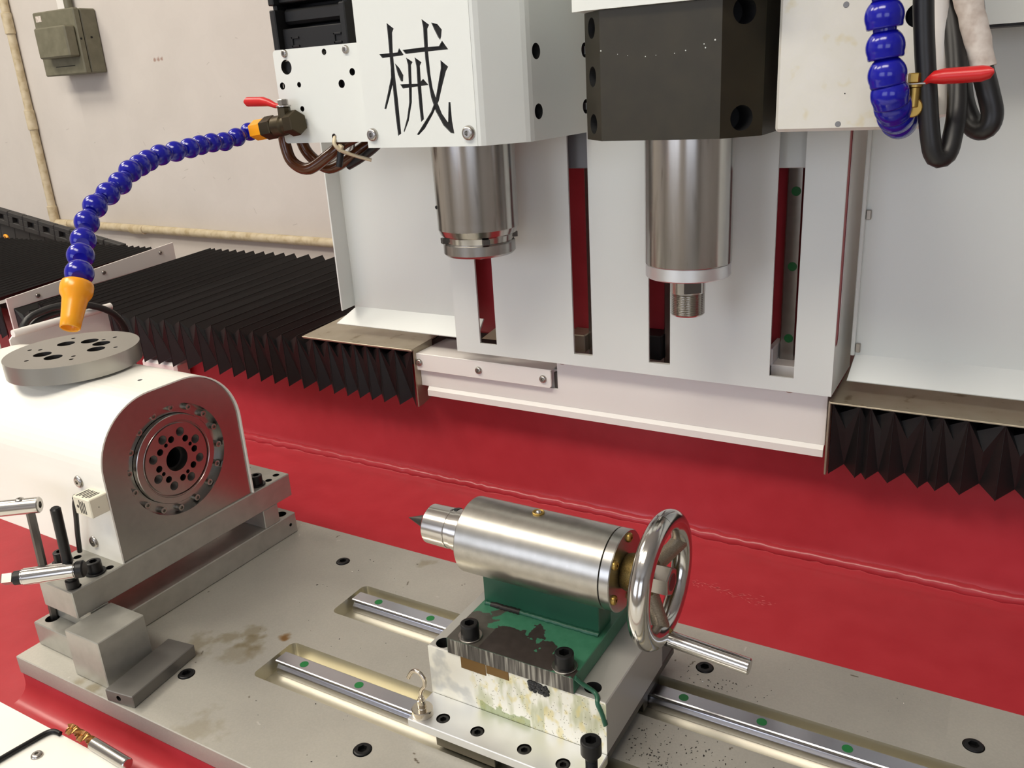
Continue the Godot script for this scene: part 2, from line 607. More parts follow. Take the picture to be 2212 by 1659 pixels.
# green paint worn down to dark brown primer; 0.25 m square over x and z
func peeled_material() -> StandardMaterial3D:
	var w := 512
	var im := Image.create(w, w, false, Image.FORMAT_RGB8)
	var n := FastNoiseLite.new()
	n.seed = 21
	n.frequency = 0.016
	n.fractal_octaves = 5
	for y in w:
		for x in w:
			# place on the plate: px along x from its left edge, pz from its front edge (0..1)
			var px := fposmod(x * 0.25 / w + 0.0, 0.25) - 0.25      # -0.25 .. 0
			var pz := y * 0.25 / w - 0.5 - 0.0
			px = px if px > -0.2247 else px
			var wx := px - 0.25 if px > -0.2 else px                 # -0.45 .. -0.2
			var wz := pz if pz < -0.4 else pz - 0.25
			var ux := (wx + 0.3297) / 0.105
			var uz := (-0.4265 - wz) / 0.045
			var edge := 0.78 - 1.15 * maxf(0.0, ux - 0.42) - 0.25 * maxf(0.0, 0.2 - ux)
			var v := uz - edge + n.get_noise_2d(x, y) * 0.75
			var c := c8(56, 110, 84) if v > 0.0 else c8(50, 42, 39)
			if v <= 0.0 and ux < 0.26:
				c = c8(70, 66, 60)
			var k := n.get_noise_2d(x * 3.0, y * 3.0) * 0.03
			im.set_pixel(x, y, Color(c.r + k, c.g + k, c.b + k))
	var m := mat(Color.WHITE, 0.4, 0.0)
	return world_map(m, ImageTexture.create_from_image(im), 4.0)

# milled aluminium side with greenish and yellow coolant runs; 0.25 m square over x and y
func drip_material() -> StandardMaterial3D:
	var w := 512
	var im := Image.create(w, w, false, Image.FORMAT_RGB8)
	var rng := RandomNumberGenerator.new()
	rng.seed = 4
	var n := FastNoiseLite.new()
	n.seed = 33
	n.frequency = 0.018
	n.fractal_octaves = 4
	for y in w:
		for x in w:
			var wx := x * 0.25 / w - 0.5 if x * 0.25 / w - 0.5 > -0.4 else x * 0.25 / w - 0.25   # -0.4 .. -0.15
			var wy := fposmod(-y * 0.25 / w, 0.25)
			var base := c8(232, 230, 218)
			var a := smoothstep(-0.318, -0.30, wx)
			var f := n.get_noise_2d(x * 1.6, y * 0.45)
			var g := n.get_noise_2d(x * 2.2 + 900.0, y * 1.5)
			var c := base
			c = c.lerp(c8(176, 178, 142), a * clampf(f * 1.7, 0.0, 0.75))
			c = c.lerp(c8(214, 196, 120), a * clampf((g - 0.1) * 1.6, 0.0, 0.5))
			if wy < 0.022 + 0.006 * g and wx < -0.262 and wx > -0.305:
				c = c.lerp(c8(128, 142, 92), 0.6)
			c = c.lerp(c8(170, 172, 172), (1.0 - a) * clampf(n.get_noise_2d(x * 0.8, y * 0.8) * 1.5, 0.0, 0.5))
			if a > 0.5 and rng.randf() < 0.012:
				c = c8(92, 90, 66)
			im.set_pixel(x, y, c)
	var m := mat(Color.WHITE, 0.42, 0.35)
	return world_map(m, ImageTexture.create_from_image(im), 4.0)

# ---------------------------------------------------------------- room
func build_room():
	org = Vector3.ZERO
	var s := S()
	s.box(Vector3(-4.7, -1.0, -1.85), Vector3(4.2, 2.4, -1.7), 0.0)
	struct("wall_back", s, M.wall, "off-white scuffed plaster wall behind the machine")
	s = S()
	s.box(Vector3(-4.7, -1.0, -1.7), Vector3(-4.5, 2.4, 3.7), 0.0)
	struct("wall_left", s, M.wall, "plain plaster wall on the left")
	s = S()
	s.box(Vector3(4.0, -1.0, -1.7), Vector3(4.2, 2.4, 3.7), 0.0)
	struct("wall_right", s, M.wall, "plain plaster wall on the right")
	s = S()
	var wins := [[-3.1, -0.7], [0.6, 2.8]]
	var lo_y := 0.15
	var hi_y := 1.75
	s.box(Vector3(-4.7, -1.0, 3.5), Vector3(4.2, lo_y, 3.7), 0.0)
	s.box(Vector3(-4.7, hi_y, 3.5), Vector3(4.2, 2.4, 3.7), 0.0)
	s.box(Vector3(-4.7, lo_y, 3.5), Vector3(wins[0][0], hi_y, 3.7), 0.0)
	s.box(Vector3(wins[0][1], lo_y, 3.5), Vector3(wins[1][0], hi_y, 3.7), 0.0)
	s.box(Vector3(wins[1][1], lo_y, 3.5), Vector3(4.2, hi_y, 3.7), 0.0)
	struct("wall_front", s, M.wall, "plaster wall with two windows behind the operator")
	s = S()
	s.box(Vector3(-4.7, -1.0, -1.7), Vector3(4.2, -0.85, 3.7), 0.0)
	struct("floor", s, M.floor, "grey workshop floor")
	s = S()
	s.box(Vector3(-4.7, 2.2, -1.7), Vector3(4.2, 2.4, 3.7), 0.0)
	struct("ceiling", s, M.ceiling, "white workshop ceiling")
	for k in 2:
		var x0: float = wins[k][0]
		var x1: float = wins[k][1]
		var pane := mat(c8(235, 240, 250), 0.4)
		pane.emission_enabled = true
		pane.emission = c8(214, 224, 245)
		pane.emission_energy_multiplier = 1.2
		var w := Node3D.new()
		w.name = "window_%d" % (k + 1)
		w.set_meta("kind", "structure")
		add_child(w)
		s = S()
		s.box(Vector3(x0, lo_y, 3.6), Vector3(x1, hi_y, 3.61), 0.0)
		part("window_pane", s, pane, w)
		s = S()
		for q in 4:
			var x := lerpf(x0, x1, q / 3.0)
			s.box(Vector3(x - 0.03, lo_y, 3.53), Vector3(x + 0.03, hi_y, 3.6), 0.004)
		for q in 3:
			var y := lerpf(lo_y, hi_y, q / 2.0)
			s.box(Vector3(x0, y - 0.03, 3.535), Vector3(x1, y + 0.03, 3.6), 0.004)
		part("window_frame", s, M.cream, w)
		area_light("window_light", Vector3((x0 + x1) / 2, (lo_y + hi_y) / 2, 3.52), Vector3(0, 0, -1), Vector2(x1 - x0, hi_y - lo_y), WINDOW_ENERGY * (0.95 if k == 0 else 0.75), c8(225, 233, 250))
	var glow := mat(c8(250, 248, 240), 0.5)
	glow.emission_enabled = true
	glow.emission = c8(255, 246, 228)
	glow.emission_energy_multiplier = 2.0
	for q in CEILING_LIGHTS:
		var t := Node3D.new()
		t.name = numbered("ceiling_light")
		t.set_meta("kind", "structure")
		add_child(t, true)
		t.position = Vector3(q[0], 2.2, q[1])
		org = -t.position
		s = S()
		s.box(Vector3(q[0] - 0.62, 2.13, q[1] - 0.32), Vector3(q[0] + 0.62, 2.2, q[1] + 0.32), 0.006)
		part("light_housing", s, M.cream, t)
		s = S()
		for k in 2:
			for j in 2:
				var cx: float = q[0] - 0.3 + 0.6 * k
				var cz: float = q[1] - 0.15 + 0.3 * j
				s.box(Vector3(cx - 0.28, 2.122, cz - 0.135), Vector3(cx + 0.28, 2.129, cz + 0.135), 0.0)
		part("light_panel", s, glow, t)
		area_light("ceiling_panel_light", Vector3(q[0], 2.115, q[1]), Vector3.DOWN, Vector2(1.16, 0.57), CEILING_ENERGY, c8(255, 247, 233))
	org = Vector3.ZERO

# ---------------------------------------------------------------- machine bed
func build_bed():
	var t := thing("machine_bed", "glossy red painted cast bed with a rear wall under the bellows", "machine bed", Vector3(-0.6, -0.85, -0.7))
	var s := S()
	# cross-section in (z, y), swept along x: cabinet front, tray floor, pedestal, floor, fillet, rear wall, rear beam
	var prof := PackedVector2Array()
	prof.append(Vector2(0.12, -0.85))
	prof.append(Vector2(0.12, -0.04))
	prof.append(Vector2(-0.3000, -0.04))
	for k in 7:
		var a := PI * 0.5 * k / 6.0
		prof.append(Vector2(-0.3005 - 0.0145 * sin(a), -0.0255 - 0.0145 * cos(a)))
	prof.append(Vector2(-0.3152, -0.0178))
	prof.append(Vector2(-0.6124, -0.0178))
	prof.append(Vector2(-0.6124, -0.034))
	prof.append(Vector2(-0.618, -0.04))
	prof.append(Vector2(-0.812, -0.04))
	for k in 7:
		var a := PI * 0.5 * k / 6.0
		prof.append(Vector2(-0.814 - 0.018 * sin(a), -0.022 - 0.018 * cos(a)))
	prof.append(Vector2(-0.832, 0.120))
	prof.append(Vector2(-1.24, 0.120))
	prof.append(Vector2(-1.24, -0.85))
	for i in prof.size():
		prof[i] = Vector2(-prof[i].x, prof[i].y)       # prism x runs along -z
	# right stretch with the pedestal, left stretch without
	s.prism(prof, 1.55, Transform3D(Basis(-ZP, YP, XP), Vector3(-0.7233, 0, 0)))
	var left := PackedVector2Array()
	for q in [Vector2(0.12, -0.85), Vector2(0.12, -0.04), Vector2(-0.812, -0.04)]:
		left.append(Vector2(-q.x, q.y))
	for k in 7:
		var a := PI * 0.5 * k / 6.0
		left.append(Vector2(0.814 + 0.018 * sin(a), -0.022 - 0.018 * cos(a)))
	for q in [Vector2(0.832, 0.120), Vector2(1.24, 0.120), Vector2(1.24, -0.85)]:
		left.append(q)
	s.prism(left, 0.8967, Transform3D(Basis(-ZP, YP, XP), Vector3(-1.62, 0, 0)))
	part("bed_casting", s, M.red, t)
	# weld-like lumps of paint along the crease
	s = S()
	var rng := RandomNumberGenerator.new()
	rng.seed = 3
	var path := []
	var rad := []
	for k in 160:
		path.append(Vector3(-1.1 + k * 0.0085, -0.0348 + rng.randf_range(-0.0008, 0.0008), -0.8290 + rng.randf_range(-0.0008, 0.0008)))
		rad.append(0.0062 + rng.randf_range(-0.0008, 0.0010))
	s.tube(path, 0.006, 10, 1.0, rad)
	part("paint_bead", s, M.red, t)
	# pale rubbed marks on the tray floor
	s = S()
	for k in 70:
		var q := rng.randf()
		var p := Vector3(lerpf(-0.2480, -0.1630, q), -0.0398, -0.7380 + 0.006 * q) + Vector3(rng.randfn(0.0, 0.004), 0, rng.randfn(0.0, 0.0032))
		var u := Vector3.RIGHT.rotated(Vector3.UP, rng.randf_range(-0.7, 0.7)) * rng.randf_range(0.0008, 0.0035)
		var v := u.cross(Vector3.UP).normalized() * rng.randf_range(0.0002, 0.0006)
		s.quad(p - u, p - v, p + u, p + v, Vector3.UP)
	part("rubbed_marks", s, M.scuff, t).set_meta("kind", "stuff")

	t = thing("front_cover", "cream painted sheet cover along the front edge of the bed", "machine cover", Vector3(-0.4, -0.04, -0.1))
	var c := csg("cover_sheet", t)
	cbox(c, Vector3(-1.2, -0.0395, -0.2844), Vector3(0.6, -0.02, 0.11), M.cream, false)
	ccyl(c, Vector3(-0.6158, -0.024, -0.2607), Vector3(-0.6158, -0.015, -0.2607), 0.0035, M.hole)
	s = S()
	s.button(0.0046, 0.0026, Transform3D(Basis(), Vector3(-0.6158, -0.0200, -0.2607)))
	part("button_screw", s, M.zinc, t)

# ---------------------------------------------------------------- work table
func hex_bolt_in_hole(t: Node, at: Vector3, r: float, proud: float, m: Material):
	var s := S()
	s.cap(r, 0.006, Transform3D(Basis(), at + Vector3(0, proud - 0.006, 0)))
	part("table_bolt", s, m, t)

func rail_shape(x0: float, x1: float, z: float) -> Shape:
	var s := S()
	# section of a profiled guide rail, (z, y)
	var half := [Vector2(0.0060, 0.0), Vector2(0.0068, -0.0006), Vector2(0.0071, -0.0018), Vector2(0.0064, -0.0030), Vector2(0.0050, -0.0040), Vector2(0.0046, -0.0052), Vector2(0.0052, -0.0064), Vector2(0.0066, -0.0074), Vector2(0.0072, -0.0084), Vector2(0.0072, -0.0141)]
	var poly := PackedVector2Array()
	for h in half:
		poly.append(h)
	for i in range(half.size() - 1, -1, -1):
		poly.append(Vector2(-half[i].x, half[i].y))
	s.prism(poly, x1 - x0, Transform3D(Basis(-ZP, YP, XP), Vector3(x0, 0, z)), 0.0004)
	return s

func build_table():
	var t := thing("work_table", "grey ground steel work table plate with two rail pockets", "machine table", Vector3(-0.25, -0.0176, -0.464))
	var c := csg("table_plate", t)
	var s := Shape.new()
	s.box(Vector3(-0.7267, -0.0176, -0.6128), Vector3(0.62, 0.0, -0.3148), 0.0007)
	cmesh(c, s, M.plate)
	for z in [[-0.540, -0.491], [-0.441, -0.3912]]:
		# pocket outline (x, -z) cut downwards
		cpoly(c, rounded(Vector2(-0.5115, -z[1]), Vector2(0.58, -z[0]), 0.006), 0.0145, Transform3D(Basis(XP, -ZP, YP), Vector3(0, 0.0002, 0)), M.milled)
	var bolts := [[-0.5606, -0.565], [-0.5635, -0.367], [-0.3707, -0.3661], [-0.1763, -0.5640], [0.0174, -0.5642], [0.0174, -0.366], [0.21, -0.5642]]
	for b in bolts:
		ccyl(c, Vector3(b[0], -0.010, b[1]), Vector3(b[0], 0.004, b[1]), 0.0072, M.dark_steel)
	for b in bolts:
		hex_bolt_in_hole(t, Vector3(b[0], 0, b[1]), 0.0066, 0.0012, M.screw)
	for q in [[-0.5228, "rear"], [-0.4215, "front"]]:
		t = thing("guide_rail", "bright profiled linear guide rail with green caps in the %s pocket of the table" % q[1], "guide rail", Vector3(-0.2, -0.0145, q[0]), "guide rails let into the table")
		part("rail_bar", rail_shape(-0.5073, 0.57, q[0]), M.rail, t)
		for k in 17:
			s = S()
			var x := -0.4803 + 0.06015 * k
			s.rod(Vector3(x, -0.001, q[0]), Vector3(x, 0.00025, q[0]), 0.0038, 0.0001, 24)
			part("hole_cap", s, M.green_cap, t, "green plastic hole cap")

# ---------------------------------------------------------------- gantry: bellows, covers, slotted panel
# one pleated way cover; peaks = list of [x at the front, x at the back]
func bellows(called: String, label: String, peaks: Array, y: float, y_back: float, zf: float, zb: float, bottom: float, group: String):
	var t := thing(called, label, "bellows", Vector3((peaks[0][0] + peaks[-1][0]) / 2, bottom, (zf + zb) / 2), group)
	for i in peaks.size() - 1:
		var s := S()
		var a: float = peaks[i][0]
		var b: float = peaks[i + 1][0]
		var a2: float = peaks[i][1]
		var b2: float = peaks[i + 1][1]
		var w := b - a
		var dip := minf(0.011, w * 0.45)
		var A := Vector3(a, y, zf)
		var B := Vector3(b, y, zf)
		var A2 := Vector3(a2, y_back, zb)
		var B2 := Vector3(b2, y_back, zb)
		var V := Vector3(a + 0.25 * w, y - dip, zf - 0.006)
		var V2 := Vector3(a2 + 0.18 * (b2 - a2), y_back - dip, zb)
		var T := Vector3(a + 0.5 * w, y - 0.9 * minf(w, 0.034) - 0.004, zf - 0.0035)
		var rec := minf(0.013, w * 0.4)
		var Tb := Vector3(a + 0.5 * w, bottom + 0.002 + 0.25 * w, zf - rec)
		var Ab := Vector3(a, bottom, zf)
		var Bb := Vector3(b, bottom, zf)
		s.quad(A, V, V2, A2, Vector3.UP)
		s.quad(V, B, B2, V2, Vector3.UP)
		s.flat(A, V, T, Vector3(0, 0.2, 1))
		s.flat(V, B, T, Vector3(0, 0.2, 1))
		s.quad(A, T, Tb, Ab, Vector3(1, 0, 0.6))
		s.quad(B, T, Tb, Bb, Vector3(-1, 0, 0.6))
		# edge beads of the folded cloth
		s.tube([A, A2], 0.0006, 5)
		s.tube([A + Vector3(0, 0, 0.0002), Ab], 0.0005, 5)
		part("fold", s, M.bellows, t)
	return t

func sheet_screw(t: Node, at: Vector3, r: float, dir := Vector3(0, 0, 1), m: Material = null):
	var s := S()
	s.button(r, r * 0.62, Shape.along(at, at + dir))
	part("button_screw", s, m if m else M.zinc, t)

func build_gantry():
	# pleats, front x and back x
	var pk := []
	var xs := [-1.390, -1.379, -1.361, -1.342, -1.322, -1.300, -1.276, -1.250, -1.226, -1.2, -1.1746, -1.1406, -1.108, -1.075, -1.0411, -1.0064, -0.974, -0.945, -0.9175, -0.8908, -0.8644, -0.8371, -0.810, -0.782, -0.756, -0.733, -0.712, -0.692, -0.672, -0.647, -0.621]
	for x in xs:
		pk.append([x, x - 0.055 * clampf((-0.85 - x) / 0.63, 0.0, 1.1)])
	var low := [[-1.474, -1.53], [-1.43, -1.49], [-1.392, -1.449]]
	bellows("way_bellows", "long black pleated way cover between the cream divider plate and the steel end cover", pk, 0.1545, 0.166, -0.79, -1.2, 0.080, "")
	bellows("way_bellows", "sagging black pleats beside the cream divider plate", low, 0.137, 0.140, -0.795, -1.2, 0.085, "")
	pk = []
	for k in 34:
		var x := -2.15 + 0.0195 * k
		pk.append([x, x - 0.06])
	bellows("way_bellows", "black pleated way cover left of the cream divider plate", pk, 0.1545, 0.168, -0.79, -1.17, 0.080, "")
	pk = []
	for x in [-0.1300, -0.1060, -0.0965, -0.0770, -0.0511, -0.0365, -0.0165, 0.0120, 0.0400, 0.066, 0.09, 0.12, 0.15, 0.18]:
		pk.append([x, x])
	bellows("way_bellows", "black pleated way cover under the right steel cover", pk, 0.1535, 0.160, -0.795, -1.15, 0.0805, "")

	# cream divider plate standing across the bellows
	var t := thing("divider_plate", "cream sheet divider plate standing across the two bellows", "divider plate", Vector3(-1.5, 0.08, -1.0))
	var f := Transform3D(Basis(Vector3(-0.055, 0.0225, -0.41).normalized(), YP, Vector3(0.41, 0, -0.055).normalized()), Vector3(-1.4806, 0.1515, -0.788))
	var s := Shape.new(Transform3D(Basis(), org))
	s.prism(PackedVector2Array([Vector2(0, 0.004), Vector2(0, -0.080), Vector2(0.038, -0.076), Vector2(0.038, -0.022), Vector2(0.042, -0.017), Vector2(0.40, -0.032), Vector2(0.40, 0.004)]), 0.0025, f, 0.0004)
	part("plate", s, M.pink_white, t)
	for x in [0.06, 0.21, 0.36]:
		s = S()
		s.button(0.0045, 0.003, f * Transform3D(Basis(XP, ZP, -YP), Vector3(x, -0.0075, 0.0025)))
		part("button_screw", s, M.zinc, t)

	# steel end covers of the bellows
	t = thing("end_cover", "worn steel bellows end cover left of the slotted panel", "steel cover", Vector3(-0.7, 0.08, -0.85), "steel covers over the bellows ends")
	s = S()
	s.prism(PackedVector2Array([Vector2(-0.7959, 0.79), Vector2(-0.7959, 0.95), Vector2(-0.6170, 0.95), Vector2(-0.6170, 0.79), Vector2(-0.70, 0.7892)]), 0.0014, Transform3D(Basis(XP, Vector3(0, 0.06, -1).normalized(), Vector3(0, 1, 0.06).normalized()), Vector3(0, 0.1082, 0.0028)), 0.0004)
	part("top_sheet", s, M.beige, t)
	s = S()
	s.prism(PackedVector2Array([Vector2(0.79, 0.0815), Vector2(0.80, 0.0815), Vector2(0.829, 0.088), Vector2(0.829, 0.159), Vector2(0.79, 0.157)]), 0.0014, Transform3D(Basis(-ZP, YP, XP), Vector3(-0.6185, 0, 0)), 0.0004)
	part("end_flange", s, M.beige, t)
	s = S()
	s.box(Vector3(-0.7959, 0.1535, -0.7892), Vector3(-0.6185, 0.1562, -0.7878), 0.0005)
	part("front_edge", s, M.beige, t)

	t = thing("end_cover", "dark stained steel bellows end cover right of the slotted panel", "steel cover", Vector3(0.05, 0.08, -0.85), "steel covers over the bellows ends")
	s = S()
	s.prism(PackedVector2Array([Vector2(-0.1322, 0.79), Vector2(0.22, 0.7905), Vector2(0.22, 0.95), Vector2(-0.1322, 0.95)]), 0.0014, Transform3D(Basis(XP, Vector3(0, 0.03, -1).normalized(), Vector3(0, 1, 0.03).normalized()), Vector3(0, 0.1315, 0.001)), 0.0004)
	part("top_sheet", s, M.beige, t)
	s = S()
	s.box(Vector3(-0.1335, 0.0812, -0.829), Vector3(-0.1315, 0.157, -0.789), 0.0004)
	part("end_flange", s, M.beige, t)

	# saddle: cream fascia with a folded lip and a clamp bar
	t = thing("saddle_fascia", "cream sheet fascia with folded lower lip and clamp bar below the slotted panel", "machine cover", Vector3(-0.38, 0.0955, -0.81))
	s = S()
	var fp := PackedVector2Array([Vector2(-0.6170, 0.107), Vector2(-0.1362, 0.107), Vector2(-0.1362, 0.172), Vector2(-0.4262, 0.172), Vector2(-0.4262, 0.127), Vector2(-0.6170, 0.127)])
	s.prism(fp, 0.0025, Transform3D(Basis(), Vector3(0, 0, -0.8025)), 0.0004)
	part("fascia_sheet", s, M.pink_white, t)
	s = S()
	s.prism(PackedVector2Array([Vector2(0.7970, 0.0955), Vector2(0.7970, 0.1030), Vector2(0.8015, 0.1085), Vector2(0.8045, 0.1085), Vector2(0.7995, 0.1018), Vector2(0.7995, 0.0955)]), 0.4700, Transform3D(Basis(-ZP, YP, XP), Vector3(-0.6068, 0, 0)), 0.0002)
	part("folded_lip", s, M.pink_white, t)
	s = S()
	s.prism(rounded(Vector2(-0.6205, 0.1288), Vector2(-0.4313, 0.1505), 0.004), 0.002, Transform3D(Basis(), Vector3(0, 0, -0.7962)), 0.0004)
	s.box(Vector3(-0.6170, 0.1487, -0.86), Vector3(-0.4313, 0.1506, -0.7945), 0.0005)
	part("clamp_bar", s, M.pink_white, t)
	s = S()
	s.box(Vector3(-0.4310, 0.1275, -0.83), Vector3(-0.4262, 0.146, -0.8015), 0.0004)
	part("end_stop", s, M.dark_steel, t)
	s = S()
	s.box(Vector3(-0.617, 0.1075, -0.829), Vector3(-0.137, 0.148, -0.806), 0.0005)
	part("saddle_block", s, M.pink_white, t)
	for x in [-0.6131, -0.5271, -0.4412]:
		sheet_screw(t, Vector3(x, 0.1391, -0.7942), 0.0046)
	sheet_screw(t, Vector3(-0.4190, 0.1615, -0.800), 0.0046)
	sheet_screw(t, Vector3(-0.1720, 0.1612, -0.800), 0.0046)

	# red column with vertical rails behind the slots
	t = thing("gantry_column", "red painted column with vertical rails behind the slotted panel", "machine column", Vector3(-0.34, 0.15, -0.9))
	s = S()
	s.box(Vector3(-0.640, 0.165, -1.1), Vector3(-0.134, 1.2, -0.852), 0.003)
	s.box(Vector3(-0.152, 0.190, -0.853), Vector3(-0.1321, 0.9, -0.790), 0.001)
	part("column_body", s, M.red, t)
	for q in [[-0.1912, -0.1763], [-0.4015, -0.393], [-0.3125, -0.3035]]:
		s = S()
		s.box(Vector3(q[0], 0.16, -0.852), Vector3(q[1], 0.9, -0.832), 0.0012)
		var r := part("vertical_rail", s, M.steel, t)
		if q[0] == -0.1912:
			for y in [0.2017, 0.2737, 0.3451, 0.417]:
				s = S()
				s.rod(Vector3(-0.1826, y, -0.8325), Vector3(-0.1826, y, -0.8317), 0.0044, 0.0002, 24)
				part("hole_cap", s, M.green_cap, r, "green plastic hole cap")
	s = S()
	s.box(Vector3(-0.425, 0.166, -0.851), Vector3(-0.4015, 0.186, -0.822), 0.001)
	s.prism(PackedVector2Array([Vector2(-0.5400, 0.168), Vector2(-0.5100, 0.168), Vector2(-0.5100, 0.190)]), 0.02, Transform3D(Basis(), Vector3(0, 0, -0.845)))
	part("rail_stop", s, M.beige, t)
	s = S()
	s.box(Vector3(-0.336, 0.166, -0.851), Vector3(-0.3125, 0.193, -0.824), 0.001)
	part("rubber_stop", s, M.black, t)
	s = S()
	s.box(Vector3(-0.1985, 0.150, -0.851), Vector3(-0.165, 0.1795, -0.812), 0.001)
	s.box(Vector3(-0.1985, 0.150, -0.851), Vector3(-0.1925, 0.1955, -0.812), 0.001)
	part("rail_bracket", s, M.pink_white, t)

	# slotted panel
	t = thing("slotted_panel", "white sheet metal panel with four vertical slots behind the spindles", "machine panel", Vector3(-0.34, 0.1634, -0.8))
	var c := csg("panel_sheet", t)
	cbox(c, Vector3(-0.5488, 0.1634, -0.7875), Vector3(-0.1310, 1.1, -0.785), M.white, false)
	cbox(c, Vector3(-0.1318, 0.1634, -0.880), Vector3(-0.1310, 1.1, -0.785), M.white, false)
	for q in [[-0.5163, -0.4939, 0.1762, 0.42], [-0.3966, -0.3745, 0.1763, 0.52], [-0.3110, -0.2883, 0.1764, 0.42], [-0.1886, -0.1657, 0.1772, 0.52]]:
		cbox(c, Vector3(q[0], q[2], -0.80), Vector3(q[1], q[3], -0.77), M.white)
	# narrow slot in the right return, just behind the front edge
	cpoly(c, rounded(Vector2(0.7878, 0.2100), Vector2(0.8050, 0.62), 0.006), 0.02, Transform3D(Basis(-ZP, YP, XP), Vector3(-0.122, 0, 0)), M.white)

	# slide plates of the two heads behind the slots
	for q in [[-0.4040, -0.3660, "left"], [-0.1960, -0.1560, "right"]]:
		t = thing("slide_plate", "%s slide plate showing at the top of a panel slot" % ["grey" if q[2] == "left" else "light speckled"][0], "slide plate", Vector3((q[0] + q[1]) / 2, 0.37, -0.81), "slide plates behind the panel slots")
		s = S()
		s.box(Vector3(q[0], 0.3698, -0.826), Vector3(q[1], 0.62, -0.800), 0.0008)
		part("plate", s, M.arm_grey if q[2] == "left" else M.white, t)

	# side guards with flared lower flanges
	t = thing("side_guard", "white sheet guard left of the slotted panel with flared bottom and turned-in edge", "machine guard", Vector3(-0.64, 0.17, -0.825), "white side guards")
	s = S()
	s.box(Vector3(-0.7330, 0.1915, -0.8265), Vector3(-0.5465, 0.80, -0.8245), 0.0004)
	part("guard_sheet", s, M.white, t)
	s = S()
	s.prism(PackedVector2Array([Vector2(-0.7300, 0), Vector2(-0.535, 0), Vector2(-0.535, 0.0275), Vector2(-0.7520, 0.0275)]), 0.0018, Transform3D(Basis(XP, Vector3(0, -0.0205, 0.0185).normalized(), Vector3(0, 0.0185, 0.0205).normalized()), Vector3(0, 0.1920, -0.8262)), 0.0004)
	part("bottom_flange", s, M.white, t)
	s = S()
	s.prism(PackedVector2Array([Vector2(0.7995, 0.1932), Vector2(0.8260, 0.1945), Vector2(0.8260, 0.80), Vector2(0.7995, 0.80)]), 0.002, Transform3D(Basis(-ZP, YP, XP), Vector3(-0.7335, 0, 0)), 0.0003)
	part("edge_flange", s, M.white, t)
	t = thing("side_guard", "large white sheet guard right of the slotted panel above the stained steel cover", "machine guard", Vector3(0.05, 0.17, -0.83), "white side guards")
	s = S()
	s.box(Vector3(-0.1210, 0.1915, -0.8320), Vector3(0.45, 0.80, -0.8300), 0.0004)
	part("guard_sheet", s, M.white, t)
	s = S()
	s.prism(PackedVector2Array([Vector2(-0.1195, 0), Vector2(0.45, 0), Vector2(0.45, 0.028), Vector2(-0.1228, 0.028)]), 0.0018, Transform3D(Basis(XP, Vector3(0, -0.0215, 0.0175).normalized(), Vector3(0, 0.0175, 0.0215).normalized()), Vector3(0, 0.1922, -0.8317)), 0.0004)
	part("bottom_flange", s, M.white, t)
	s = S()
	s.box(Vector3(-0.1230, 0.1930, -0.8310), Vector3(-0.1196, 0.80, -0.8240), 0.0006)
	part("edge_flange", s, M.white, t)
	for y in [0.3255, 0.2000]:
		s = S()
		s.prism(rounded(Vector2(-0.1193, y - 0.0045), Vector2(-0.1150, y + 0.0045), 0.001), 0.0035, Transform3D(Basis(), Vector3(0, 0, -0.8302)), 0.0006)
		part("clip", s, M.zinc, t)

	# beam cover at the top right
	t = thing("beam_cover", "white folded beam cover at the top of the right guard", "machine cover", Vector3(0.05, 0.475, -0.80))
	s = S()
	s.prism(PackedVector2Array([Vector2(0.778, 0.4765), Vector2(0.778, 0.62), Vector2(0.829, 0.62), Vector2(0.829, 0.4765)]), 0.60, Transform3D(Basis(-ZP, YP, XP), Vector3(-0.056, 0, 0)), 0.001)
	part("beam_sheet", s, M.white, t)
	s = S()
	s.box(Vector3(-0.056, 0.4745, -0.8285), Vector3(0.544, 0.4763, -0.7795), 0.0002)
	part("rubber_edge", s, M.black, t)
	t = thing("cable_bracket", "grey sheet bracket with a rounded corner above the black cable loops", "bracket", Vector3(-0.06, 0.48, -0.77))
	s = S()
	s.prism(rounded(Vector2(-0.085, 0.4900), Vector2(-0.0475, 0.60), 0.003), 0.002, Transform3D(Basis(), Vector3(0, 0, -0.772)), 0.0004)
	s.box(Vector3(-0.085, 0.55, -0.80), Vector3(-0.0475, 0.553, -0.7715), 0.0004)
	part("bracket_sheet", s, M.alu, t)

